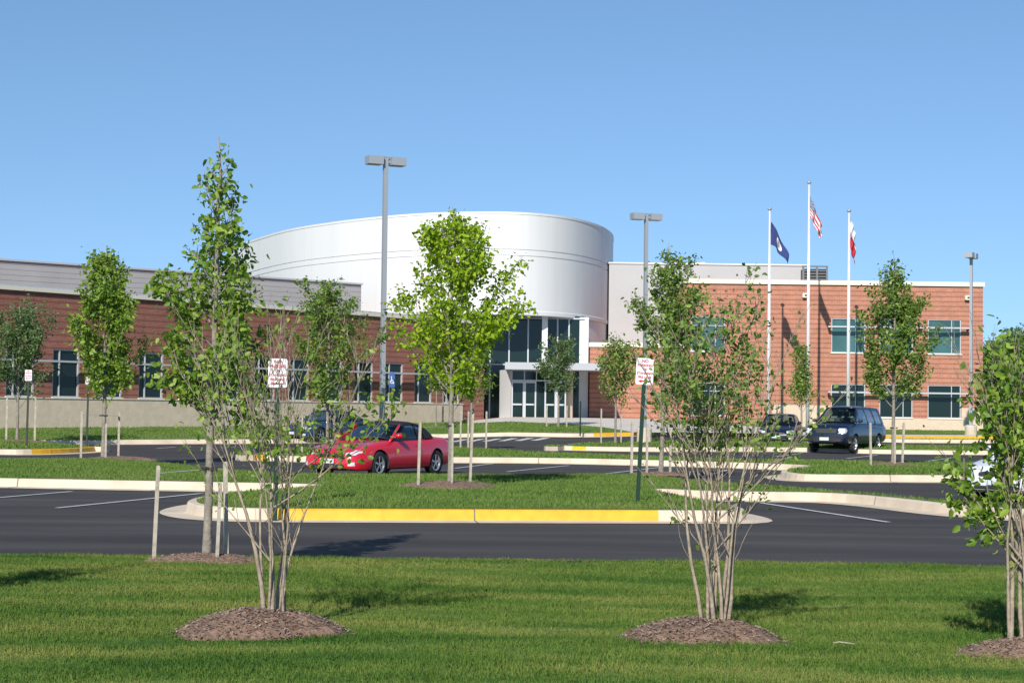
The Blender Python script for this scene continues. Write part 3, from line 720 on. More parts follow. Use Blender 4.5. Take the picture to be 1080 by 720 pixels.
# ------------------------------------------------------------ signs
def textmesh(txt, size, material, name, parent, loc, wide=1.0):
    c = bpy.data.curves.new('t', 'FONT'); c.body = txt; c.size = size; c.align_x = 'CENTER'; c.align_y = 'CENTER'; c.offset = size*.02
    c.offset = size*.035
    t = bpy.data.objects.new('t', c); COL.objects.link(t); bpy.context.view_layer.update()
    me = bpy.data.meshes.new_from_object(t.evaluated_get(bpy.context.evaluated_depsgraph_get())); bpy.data.objects.remove(t)
    me.transform(Matrix.Translation(loc) @ Matrix.Rotation(R(90), 4, 'X') @ Matrix.Diagonal((wide, 1, 1, 1))); me.materials.clear(); me.materials.append(material)
    o = bpy.data.objects.new(name, me); COL.objects.link(o); o.parent = parent; return o
def parking_sign(x, y, z, h, label, lean=(0, 0), rz=0, group=None, postmat=M_green, postw=.03, ps=.93):
    e = empty('parking_sign', (x, y, z), label, 'sign', group, rz); e.rotation_euler = (lean[1], lean[0], rz)
    mb = MB(); mb.box((0, .035, h/2-.15), (postw*1.1, .015, h/2+.12)); mb.box((0, .055, h/2-.15), (postw*.4, .015, h/2+.1)); mb.build('post', postmat, e)
    mb = MB(); W_, H_ = .155, .235; ps_ = ps
    P = []; r = .03
    for cx, cz, a0 in ((W_-r, H_-r, 0), (-W_+r, H_-r, 90), (-W_+r, -H_+r, 180), (W_-r, -H_+r, 270)):
        for k in range(5): a = R(a0+k*22.5); P.append((cx+r*math.cos(a), cz+r*math.sin(a)))
    n = len(P)
    mb.poly([(p[0], 0, h-H_+p[1]) for p in P][::-1]); mb.poly([(p[0], .012, h-H_+p[1]) for p in P])
    for k in range(n): q = P[k-1]; p = P[k]; mb.quad((q[0], 0, h-H_+q[1]), (p[0], 0, h-H_+p[1]), (p[0], .012, h-H_+p[1]), (q[0], .012, h-H_+q[1]))
    sp = mb.build('sign_plate', M_sign, e, merge=True)
    zc = h-H_
    textmesh('NO', .075, M_red, 'lettering', sp, (0, -.004, zc+.18)); textmesh('PARKING', .064, M_red, 'lettering', sp, (0, -.004, zc+.105))
    textmesh('OR', .055, M_red, 'lettering', sp, (0, -.004, zc+.035)); textmesh('STANDING', .058, M_red, 'lettering', sp, (0, -.004, zc-.035), .95)
    textmesh('FIRE LANE', .056, M_red, 'lettering', sp, (0, -.004, zc-.105), .95)
    mb = MB(); mb.poly([(-.11, -.004, zc-.175), (-.05, -.004, zc-.205), (-.05, -.004, zc-.145)]); mb.quad((-.05, -.004, zc-.187), (.10, -.004, zc-.187), (.10, -.004, zc-.163), (-.05, -.004, zc-.163)); mb.build('arrow', M_red, sp)
    sp.scale = (ps_, 1, ps_); sp.location = (0, 0, h*(1-ps_))
    return e
def on(key, px, py, dz=.2):
    p = PZ(px, py, dz) if key in ('one', 'two') else PT(px, py, KH)
    return p[0], p[1], (island_z(key, *p) if key in ISL else 0)
x, y, z = on('one', 672.5, 531); parking_sign(x, y, z, 2.36, 'white no parking fire lane sign on a leaning green post on the grass island', (R(2.6), 0), 0, 'fire lane signs')
x, y, z = on('one', 290, 536); parking_sign(x, y, z, 2.24, 'white no parking fire lane sign on a green post behind the left multi-stemmed tree', (R(.2), 0), 0, 'fire lane signs')
x, y, z = on('left', 27.5, 472); parking_sign(x, y, z, 2.65, 'small white parking sign in front of the leftmost young tree', (R(.6), 0), R(-8), 'far signs', M_dark, ps=.8)
x, y, z = on('left', 91, 471); parking_sign(x, y, z, 2.5, 'parking sign on a black post beside the second young tree from the left', (R(.3), 0), R(-8), 'far signs', M_dark, ps=.62)
# accessible parking sign
def blue_sign(px, py, D, h, label):
    x = XD(px, D); z = float(TZ(x, D))+KH
    e = empty('accessible_sign', (x, D, z), label, 'sign')
    mb = MB(); mb.box((0, .03, h/2-.1), (.035, .02, h/2+.08)); mb.build('post', M_dark, e)
    mb = MB(); mb.box((0, 0, h-.36), (.15, .008, .38)); sp = mb.build('sign_plate', M_blue, e)
    mb = MB()
    for k in range(14):
        a0, a1 = R(20-k*20), R(0-k*20); 
        mb.quad((.09*math.cos(a0)-.01, -.012, h-.45+.09*math.sin(a0)), (.09*math.cos(a1)-.01, -.012, h-.45+.09*math.sin(a1)), (.065*math.cos(a1)-.01, -.012, h-.45+.065*math.sin(a1)), (.065*math.cos(a0)-.01, -.012, h-.45+.065*math.sin(a0)))
    mb.box((-.03, -.011, h-.33), (.015, .002, .1)); mb.box((.02, -.011, h-.35), (.05, .002, .012)); mb.box((.02, -.011, h-.43), (.05, .002, .012)); mb.box((.075, -.011, h-.49), (.012, .002, .07), 0)
    mb.poly([(-.03+.028*math.cos(a), -.013, h-.19+.028*math.sin(a)) for a in [k*math.pi/4 for k in range(8)]]); mb.build('wheelchair_symbol', M_sign, sp)
    return e
blue_sign(414, 396, 94, 2.9, 'blue wheelchair parking sign on a black post by the left wing')
def small_post(px, D, h, label, material=M_dark, r=.035, cat='post', grp=None, name='sign_post'):
    x = XD(px, D); z = float(TZ(x, D))+KH; mb = MB(); mb.tube([(0, 0, -.1), (0, 0, h)], r, 8); mb.box((0, 0, h), (r*1.4, r*1.4, .02)); o = mb.build(name, material); o.location = (x, D, z); tagit(o, label, cat, grp)
small_post(613, 87, 1.55, 'thin dark green post by the kerb in front of the entrance', M_green)
small_post(369, 90, 1.9, 'thin dark post rising behind the blue car', M_dark)

# ------------------------------------------------------------ cars
def interp(x, tab): return float(np.interp(x, [t[0] for t in tab], [t[1] for t in tab]))
def make_car(S, paint, pos, heading, label, cat, zoff=0):
    """S: spec dict in metres, x forward"""
    L, W = S['L'], S['W']; hl = L/2
    e = empty('parked_car', (pos[0], pos[1], float(TZ(*pos))+zoff), label, cat, 'cars in the car park', heading)
    wid, top, bot = S['wid'], S['top'], S['bot']
    N = 44; xs = [-hl+L*(.5-.5*math.cos(math.pi*k/N)) for k in range(N+1)]
    def half(x): return W/2*interp(x/hl, wid)
    def ztop(x): return interp(x/hl, top)
    def zbot(x): return interp(x/hl, bot)
    secn = [(0, 0), (.55, 0), (.84, .0), (.95, .05), (.985, .16), (1.0, .34), (1.0, .52), (.985, .64), (.975, .70), (.955, .82), (.90, .94), (.80, .995), (.5, 1.02), (0, 1.035)]
    rows = []
    for k, x in enumerate(xs):
        hw, zb_, zt_ = half(x), zbot(x), ztop(x); r = [(x, s*hw, zb_+q*(zt_-zb_)) for s, q in secn]
        rows.append(r + [(p[0], -p[1], p[2]) for p in r[-2:0:-1]])
    mb = MB(); mb.grid(rows, close=True); mb.poly(rows[0][::-1]); mb.poly(rows[-1])
    body = mb.build('body', [paint, M_dark], e, smooth=True, merge=True)
    wr_, wx = S['wr'], S['wx']
    for x0 in wx:
        c = MB(); n = 28
        ra = wr_*1.14
        ring_ = lambda y: [(x0+ra*math.cos(2*math.pi*k/n), y, wr_+ra*math.sin(2*math.pi*k/n)) for k in range(n)]
        for s in (-1, 1):
            A, Bq = ring_(s*(W/2-.26)), ring_(s*(W/2+.15)); b = len(c.v); c.v += A+Bq
            for k in range(n): c.f.append((b+k, b+(k+1) % n, b+n+(k+1) % n, b+n+k)); c.m.append(0); c.uv.append([(0, 0)]*4)
            c.f.append(tuple(range(b, b+n))); c.m.append(0); c.uv.append([(0, 0)]*n); c.f.append(tuple(range(b+n, b+2*n))); c.m.append(0); c.uv.append([(0, 0)]*n)
        co = c.build('cut', M_dark, None, merge=True)
        co.location = e.location; co.rotation_euler = e.rotation_euler
        bpy.context.view_layer.update()
        md = body.modifiers.new('b', 'BOOLEAN'); md.object = co; md.operation = 'DIFFERENCE'; md.solver = 'EXACT'
        md.material_mode = 'TRANSFER'
        bpy.context.view_layer.update()
        me = bpy.data.meshes.new_from_object(body.evaluated_get(bpy.context.evaluated_depsgraph_get())); body.modifiers.clear(); body.data = me
        bpy.data.objects.remove(co)
    me = body.data
    for p in me.polygons: p.use_smooth = True
    try: me.set_sharp_from_angle(angle=R(38))
    except Exception: pass
    def side_y(x, z):
        hw, zb_, zt_ = half(x), zbot(x), ztop(x); q = (z-zb_)/(zt_-zb_)
        return hw*float(np.interp(q, [s[1] for s in secn[2:]], [s[0] for s in secn[2:]]))
    def strip(pts, wd, name, material, par, off=.006, vert=False):
        for s in (1, -1):
            m_ = MB()
            for (xa_, za_), (xb_, zb_) in zip(pts, pts[1:]):
                d = Vector((xb_-xa_, zb_-za_)).normalized(); nn = (-d.y*wd/2, d.x*wd/2)
                c4 = [(xa_-nn[0], za_-nn[1]), (xb_-nn[0], zb_-nn[1]), (xb_+nn[0], zb_+nn[1]), (xa_+nn[0], za_+nn[1])]
                m_.quad(*[(px_, s*(side_y(px_, pz_)+off), pz_) for px_, pz_ in c4])
            m_.build(name, material, par)
    # cabin
    xa_, xb_, xc_, xd_ = S['cab']; rz_ = S['roof']; base = lambda x: ztop(x)-.03
    NC = 26; cx = [xa_+(xd_-xa_)*k/NC for k in range(NC+1)]
    prof = S.get('prof') or [(xd_, None), (xc_, rz_-.02), ((xb_+xc_)/2, rz_), (xb_, rz_-.03), (xa_, None)]
    prof = [(p[0], base(p[0]) if p[1] is None else p[1]) for p in prof]
    def croof(x): return interp(x, sorted(prof))
    bw = lambda x: half(x)*.90
    def csec(x, q, off=0):     # q 0..1 belt to roof edge
        h = max(croof(x)-base(x), 0); z = base(x)+q*h; y = bw(x)-S.get('tumble', .30)*q*h - .05*q*q*h
        return (x, y+off, z+off*.3)
    rows = []
    for x in cx:
        r = [csec(x, q) for q in (0, .3, .6, .88)]; xx, yy, zz = csec(x, 1.0); h = max(croof(x)-base(x), 0)
        r += [(x, yy-.05*min(1, h*4), zz-.0*h), (x, yy*.5, zz+.02*min(1, h*3)), (x, 0, zz+.03*min(1, h*3))]
        rows.append(r + [(p[0], -p[1], p[2]) for p in r[-2::-1]])
    mb = MB(); mb.grid(rows); mb.build('windows', M_cglass, e, smooth=True, merge=False)
    # interior
    mb = MB(); rows = []
    for x in cx[1:-1]: rows.append([(x, f*(bw(x)-.03), base(x)+.045+(.0 if abs(f) == 1 else .045)) for f in (-1, -.6, 0, .6, 1)])
    mb.grid(rows); mb.build('cabin_floor', M_trim, e)
    for sx, yy in ((xb_-.72, .36), (xb_-.72, -.36)) + (((xb_-1.5, .33), (xb_-1.5, -.33)) if xc_ < xb_-1.7 or L > 5 else ()):
        zb_ = base(sx); hh = (rz_-zb_)
        mb = MB(); mb.tube([(sx, yy, zb_), (sx-.04, yy, zb_+hh*.3), (sx-.06, yy, zb_+hh*.42)], [.23, .20, .05], 10); mb.tube([(sx-.06, yy, zb_+hh*.40), (sx-.07, yy, zb_+hh*.46), (sx-.08, yy, zb_+hh*.68), (sx-.08, yy, zb_+hh*.72)], [.03, .12, .11, .05], 10)
        mb.build('seat', M_seat, e, smooth=True)
    mb = MB(); rs = [(xb_-.02+.07*math.sin(a), .36+.17*math.cos(a), base(xb_)+.10+.16*math.sin(a)) for a in [k*math.pi/8 for k in range(17)]]; mb.tube(rs, .014, 5); mb.build('steering_wheel', M_trim, e)
    mb = MB(); mb.box((xb_+.03, 0, croof(xb_)-.09), (.015, .11, .035)); mb.build('rear_view_mirror', M_trim, e)
    # roof skin
    rows = []
    x0, x1 = S['roofx']
    for k in range(15):
        x = x0+(x1-x0)*k/14; xx, yy, zz = csec(x, .9); xx2, yy2, zz2 = csec(x, 1); h = max(croof(x)-base(x), 0)
        r = [(x, yy+.014, zz), (x, yy2+.0, zz2+.006), (x, yy2-.05, zz2+.018), (x, yy2*.5, zz2+.038), (x, 0, zz2+.048)]
        rows.append(r + [(p[0], -p[1], p[2]) for p in r[-2::-1]])
    mb = MB(); mb.grid(rows); mb.build('roof', S.get('roofmat', paint), e, smooth=True)
    # pillars
    for s in (1, -1):
        for (pa, pb, wd, mt) in S['pillars']:
            mt = mt or paint; m_ = MB(); K = 8; rr_ = []
            for k in range(K+1):
                t = k/K; x = pa[0]+(pb[0]-pa[0])*t; q = pa[1]+(pb[1]-pa[1])*t; w0 = wd[0]+(wd[1]-wd[0])*t
                row = []
                for dx in (-w0/2, 0, w0/2):
                    p = csec(min(max(x+dx, min(xa_, xd_)), max(xa_, xd_)), q, .014); row.append((p[0], s*p[1], p[2]+.006))
                rr_.append(row)
            m_.grid(rr_); m_.build('pillar', mt, e, smooth=True)
        # windscreen edge bar
        m_ = MB(); pts = []
        for k in range(7):
            x = xa_+(xb_-xa_)*k/6; p = csec(x, 1.0); h = max(croof(x)-base(x), 0); pts.append((x, s*(p[1]-.02), p[2]+.008))
        m_.tube(pts, .034, 6); m_.build('windscreen_pillar', paint, e, smooth=True)
    # windscreen header
    p = csec(xb_, 1.0); m_ = MB(); m_.tube([(xb_, -p[1]+.02, p[2]+.01), (xb_, -p[1]*.5, p[2]+.03), (xb_, 0, p[2]+.036), (xb_, p[1]*.5, p[2]+.03), (xb_, p[1]-.02, p[2]+.01)], S.get('headr', .03), 6); m_.build('windscreen_header', S.get('headmat', paint), e, smooth=True)
    # door seams, handles, sill
    for px_ in S['seams']: strip([(px_, zbot(px_)+.12), (px_+.02, zbot(px_)+.4), (px_, ztop(px_)-.05)], .012, 'door_seam', M_dark, e)
    strip([(wx[0]+wr_*1.2, zbot(0)+.10), (wx[1]-wr_*1.2, zbot(0)+.10)], .05, 'sill_strip', S.get('sillmat', M_dark), e, .01)
    if S.get('mould'): strip([(wx[0]+wr_*1.3, S['mould']), (wx[1]-wr_*1.3, S['mould'])], .07, 'side_moulding', S.get('sillmat', M_dark), e, .014)
    for px_ in S['handles']: strip([(px_-.09, ztop(px_)-.17), (px_+.09, ztop(px_)-.165)], .035, 'door_handle', paint, e, .025)
    # mirrors
    for s in (1, -1):
        m_ = MB(); x = xa_-.22; y = s*(bw(x)+.12); z = base(x)+.13
        rows = [[(x+dx, y+s*.11*math.cos(a)*f, z+.075*math.sin(a)*f) for a in [k*math.pi/5 for k in range(10)]] for dx, f in ((-.06, .85), (-.03, 1), (.04, .9), (.09, .5), (.1, .05))]
        m_.grid(rows, close=True); m_.poly(rows[0]); m_.box((x, s*(bw(x)+.01), z-.04), (.03, .06, .02)); m_.build('mirror', S.get('mirmat', paint), e, smooth=True)
    # front end
    def front_pt(y, z, off=.01):
        # find x where the body surface passes (y,z)
        for k in range(60):
            x = hl-.012*k
            hw, zb_, zt_ = half(x), zbot(x), ztop(x); q = (z-zb_)/(zt_-zb_)
            if 0 <= q <= 1.03:
                lim = hw*float(np.interp(min(q, 1), [s_[1] for s_ in secn[2:]], [s_[0] for s_ in secn[2:]]))
                if q > .99: lim = hw*.5
                if abs(y) <= lim: return x+off
        return hl-.5
    def fpatch(name, y0, y1, z0, z1, material, par=e, off=.012, ny=6, nz=4, rx=0, mirror=False):
        for s in ((1, -1) if mirror else (1,)):
            m_ = MB(); rows = []
            for a in range(nz+1):
                z = z0+(z1-z0)*a/nz
                inset = rx*(2*abs(a/nz-.5))**3
                rows.append([(front_pt(s*(y0+inset+(y1-y0-2*inset)*b/ny), z, off), s*(y0+inset+(y1-y0-2*inset)*b/ny), z) for b in range(ny+1)])
            m_.grid(rows); ob = m_.build(name, material, par, smooth=True)
            if mirror is None: return ob
        return ob
    for args in S['front']:
        nm, y0, y1, z0, z1, mt = args[:6]; fpatch(nm, y0, y1, z0, z1, mt, mirror=args[6], rx=args[7] if len(args) > 7 else 0, off=args[8] if len(args) > 8 else .012)
    # wheels
    for x0 in wx:
        for s in (1, -1):
            yo = s*(W/2-.04)
            m_ = MB(); n = 28; pr = [(-.20, .62), (-.20, .93), (-.16, .995), (-.04, .995), (0, .93), (-.005, .66)]
            rows = [[(x0+wr_*f*math.cos(2*math.pi*k/n), yo+s*o_, wr_+wr_*f*math.sin(2*math.pi*k/n)) for k in range(n)] for o_, f in pr]
            m_.grid(rows, close=True); ty = m_.build('wheel', M_tyre, e, smooth=True)
            m_ = MB(); rows = [[(x0+wr_*f*math.cos(2*math.pi*k/n), yo+s*o_, wr_+wr_*f*math.sin(2*math.pi*k/n)) for k in range(n)] for o_, f in ((-.008, .68), (-.012, .60), (-.06, .57))]
            m_.grid(rows, close=True)
            ns = S.get('spokes', 5)
            for k in range(ns):
                a = 2*math.pi*k/ns+.3; a1 = .16
                P_ = [(.10, -.5), (.10, .5), (.60, a1*.9), (.60, -a1*.9)]
                m_.quad(*[(x0+wr_*f*math.cos(a+(t if f > .2 else t*1.2)), yo+s*(-.02), wr_+wr_*f*math.sin(a+(t if f > .2 else t*1.2))) for f, t in P_])
            m_.poly([(x0+wr_*.16*math.cos(a), yo-s*.012, wr_+wr_*.16*math.sin(a)) for a in [k*math.pi/5 for k in range(10)]])
            m_.build('rim', M_rim, ty)
            m_ = MB(); m_.poly([(x0+wr_*.62*math.cos(2*math.pi*k/16), yo-s*.10, wr_+wr_*.62*math.sin(2*math.pi*k/16)) for k in range(16)]); m_.build('dark_liner_disc', M_dark, ty)  # dark liner disc behind the spokes, standing in for wheel well shade
    # tail lamps
    for s in (1, -1):
        m_ = MB(); x = -hl+.06; m_.box((x, s*(half(x)-.20), ztop(x)*.86), (.07, .17, .08)); m_.build('tail_light', M_tail, e)
    return e
def fill(paint_name, col, rough=.28): return mat(paint_name, col, rough, coat=.9, spec=.5)
P_red = fill('paint_red', (.60, .010, .030)); P_navy = mat('paint_navy', (.006, .013, .034), .25, coat=.45, spec=.5); P_blue = fill('paint_steel_blue', (.025, .05, .10)); P_dark = mat('paint_midnight', (.006, .009, .024), .25, coat=.45, spec=.5); P_white = fill('paint_white', (.72, .74, .78))
M_plate = mat('number_plate', (.6, .66, .68), .5)
sedan_w = [(-1, .74), (-.97, .86), (-.85, .95), (-.5, 1), (0, 1), (.5, .995), (.8, .95), (.92, .86), (.97, .76), (1, .60)]
conv = dict(L=4.72, W=1.80, wid=sedan_w,
    top=[(-1, .78), (-.97, .88), (-.85, .95), (-.6, .98), (-.2, .94), (.15, .92), (.25, .92), (.5, .86), (.75, .77), (.9, .68), (.97, .58), (1, .48)],
    bot=[(-1, .38), (-.93, .26), (-.6, .2), (.6, .18), (.9, .18), (1, .24)], wr=.325, wx=(-1.36, 1.33),
    cab=(.80, .12, -.80, -1.30), roof=1.33, prof=[(-1.30, None), (-1.15, 1.06), (-.85, 1.27), (-.4, 1.345), (.0, 1.33), (.14, 1.27), (.80, None)],
    roofx=(-1.28, .12), roofmat=M_soft, headmat=M_soft, headr=.022, tumble=.32,
    pillars=[((-1.02, 0), (-.95, 1), (.42, .5), M_soft), ((-.52, 0), (-.48, 1), (.05, .05), M_soft)], seams=[.68, -.62], handles=[-.42], sillmat=P_red,
    front=[('grille', -.36, .36, .50, .60, M_dark, False, .04), ('headlight', .45, .78, .56, .68, M_lamp, True, .05), ('number_plate', -.2, .2, .36, .47, M_plate, False, 0, .03), ('lower_intake', -.5, .5, .24, .34, M_dark, False, .05), ('fog_light', .58, .72, .30, .39, M_lamp, True)])
suv = dict(L=5.2, W=2.0, wid=[(-1, .86), (-.97, .94), (-.8, .98), (0, 1), (.7, .99), (.9, .95), (.97, .88), (1, .78)],
    top=[(-1, 1.05), (-.95, 1.24), (0, 1.25), (.35, 1.26), (.5, 1.24), (.85, 1.19), (.93, 1.14), (.97, 1.02), (1, .85)],
    bot=[(-1, .52), (-.9, .42), (-.5, .36), (.5, .36), (.9, .38), (1, .46)], wr=.39, wx=(-1.45, 1.55),
    cab=(1.30, .60, -2.30, -2.56), roof=1.93, prof=[(-2.56, None), (-2.42, 1.82), (-2.25, 1.89), (-.5, 1.94), (.3, 1.93), (.6, 1.87), (1.30, None)],
    roofx=(-2.44, .60), tumble=.34, mirmat=M_dark, mould=.66, spokes=5,
    pillars=[((-.28, 0), (-.3, 1), (.1, .1), None), ((-1.25, 0), (-1.25, 1), (.12, .12), None), ((-2.25, 0), (-2.2, 1), (.3, .2), None), ((.8, 0), (.62, 1), (.06, .06), None)], seams=[.85, -.28, -1.2], handles=[-.05, -1.0],
    front=[('grille', -.5, .5, .84, 1.02, M_dark, False, .03), ('headlight', .55, .90, .82, 1.04, M_lamp, True, .03), ('bumper', -.92, .92, .50, .68, M_dark, False, .02, .05), ('number_plate', -.2, .2, .53, .66, M_plate, False, 0, .09), ('lower_intake', -.5, .5, .47, .52, M_dark, False, .02, .04)])
sedan = dict(L=4.6, W=1.78, wid=sedan_w,
    top=[(-1, .86), (-.97, .96), (-.8, 1.0), (-.2, .96), (.25, .94), (.5, .88), (.8, .78), (.93, .68), (.98, .58), (1, .48)],
    bot=[(-1, .38), (-.93, .26), (-.6, .2), (.6, .18), (.9, .18), (1, .24)], wr=.32, wx=(-1.33, 1.33),
    cab=(.95, .25, -1.05, -1.75), roof=1.40, prof=[(-1.75, None), (-1.05, 1.34), (-.4, 1.40), (0, 1.40), (.25, 1.36), (.95, None)],
    roofx=(-1.08, .25), tumble=.34, pillars=[((-.18, 0), (-.2, 1), (.08, .07), None), ((-1.2, 0), (-1.0, 1), (.3, .2), None)], seams=[.72, -.2, -1.05], handles=[-.05, -.9],
    front=[('grille', -.4, .4, .5, .6, M_dark, False, .04), ('headlight', .46, .80, .56, .69, M_lamp, True, .04), ('number_plate', -.2, .2, .34, .45, M_plate, False, 0, .03), ('lower_intake', -.5, .5, .23, .32, M_dark, False, .05), ('fog_light', .58, .72, .28, .37, M_lamp, True)])
def head(th): return math.atan2(-math.cos(th), -math.sin(th))      # th = turn from facing the camera towards its left
make_car(conv, P_red, (XD(402.5, 45.9), 45.9), head(R(28.5)), 'bright red convertible with its black soft top up', 'car')
make_car(suv, P_navy, (XD(893, 77.5), 77.5), head(R(30)), 'tall navy blue off-road car parked near the right wing', 'car')
make_car(sedan, P_blue, (XD(347, 83), 83), head(R(38)), 'steel blue car parked behind the red convertible, half hidden by branches', 'car')
make_car(sedan, P_dark, (XD(824, 84), 84), head(R(14)), 'low dark blue saloon left of the tall navy car', 'car')
make_car(sedan, P_white, (XD(1106, 37.5), 37.5), head(R(42)), 'white car mostly hidden behind the leaves at the right edge', 'car')

# ------------------------------------------------------------ mulch, stakes
def mulch(x, y, z, rx, ry, h, label, seed=1, chips=500, tone=0):
    rnd = random.Random(seed); mb = MB(); n = 40; rows = []
    wob = [1+.10*math.sin(a*3+seed)+.05*math.sin(a*7+seed*2) for a in [2*math.pi*k/n for k in range(n)]]
    zz = lambda f: h*max(0, 1-f**2.2)**.9
    for f in (1.0, .93, .84, .7, .55, .4, .25, .1):
        rows.append([(rx*f*wob[k]*math.cos(2*math.pi*k/n), ry*f*wob[k]*math.sin(2*math.pi*k/n), zz(f)-(.03 if f == 1 else 0)+rnd.uniform(-.012, .012)) for k in range(n)])
    mb.grid(rows, close=True); mb.poly(rows[-1][::-1] if False else rows[-1])
    for _ in range(chips*3):
        a = rnd.uniform(0, 2*math.pi); f = math.sqrt(rnd.random())*rnd.choice([1, 1, 1, 1.06, 1.15]); k = int(a/(2*math.pi)*n) % n
        cx, cy, cz = rx*f*wob[k]*math.cos(a), ry*f*wob[k]*math.sin(a), zz(min(f, 1))+.012; s = rnd.uniform(.005, .014)*(1+rx)*.6; b = rnd.uniform(0, 6.3); t = rnd.uniform(-.5, .5)
        d = Vector((math.cos(b), math.sin(b), t))*s; e2 = Vector((-math.sin(b), math.cos(b), rnd.uniform(-.4, .4)))*s*.4; c = Vector((cx, cy, cz))
        mb.quad(c-d-e2, c+d-e2, c+d+e2, c-d+e2, 1 if rnd.random() < .45 else 0)
    o = mb.build('mulch_bed', [M_mulch, M_chip]); o.location = (x, y, z); tagit(o, label, 'mulch bed', 'mulch rings round the trees'); return o
def stake(px, py, D, ptop, label, lean=(0, 0), w_=.024, zbase=None):
    w_ *= .82
    x = XD(px, D); z = zbase; H = ZD(px, ptop, D)-z
    mb = MB(); rnd = random.Random(int(px*7)); pts = []
    mb.box((0, 0, H/2-.1), (w_, w_*.8, H/2+.1), .3, 0, lean)
    mb.box((H/2*lean[0], H/2*lean[1], H+.004), (w_*.8, w_*.6, .01), .3)
    o = mb.build('tree_stake', M_wood); o.location = (x, D, z); tagit(o, label, 'stake', 'wooden tree stakes'); return (x, D, z+H*.93)
def tie(c, r, ends, label):
    e = empty('tree_tie', c, label, 'tree tie', 'tree ties'); mb = MB(); n = 12
    mb.tube([(r*math.cos(2*math.pi*k/n), r*math.sin(2*math.pi*k/n), .01*math.sin(k)) for k in range(n+1)], .014, 6); mb.box((-r*1.3, -r, .0), (.03, .012, .02)); mb.box((r*1.3, -r, .0), (.03, .012, .02)); mb.build('hose_collar', M_rubber, e)
    mb = MB()
    for p in ends: mb.tube([(0, 0, 0), tuple(p[k]-c[k] for k in range(3))], .0035, 4)
    mb.build('wire', M_galv, e)

# ------------------------------------------------------------ trees
def leaves(pts, size, rng, droop=.5, aspect=.62):
    """folded leaf blades at the given points"""
    n = len(pts); a = rng.uniform(0, 2*np.pi, n); el = rng.normal(-.45*droop*2, .55, n)
    d = np.stack([np.cos(a)*np.cos(el), np.sin(a)*np.cos(el), np.sin(el)], -1)
    r = rng.normal(size=(n, 3)); r[:, 2] += 1.2*0; sdir = np.cross(d, r); sdir /= np.linalg.norm(sdir, axis=1)[:, None]+1e-9
    nn = np.cross(sdir, d); s = size*rng.uniform(.4, 1.3, n)[:, None]
    V = np.empty((n, 6, 3)); P = np.asarray(pts)
    V[:, 0] = P; V[:, 1] = P+d*s*.35+sdir*s*aspect*.5+nn*s*.10; V[:, 2] = P+d*s*.75+sdir*s*aspect*.36+nn*s*.06
    V[:, 3] = P+d*s*1.0-nn*s*.08; V[:, 4] = P+d*s*.75-sdir*s*aspect*.36+nn*s*.06; V[:, 5] = P+d*s*.35-sdir*s*aspect*.5+nn*s*.10
    base = np.arange(n)[:, None]*6
    Fc = np.concatenate([base+np.array([[0, 1, 2]]), base+np.array([[0, 2, 3]]), base+np.array([[0, 3, 4]]), base+np.array([[0, 4, 5]])])
    return V.reshape(-1, 3), Fc
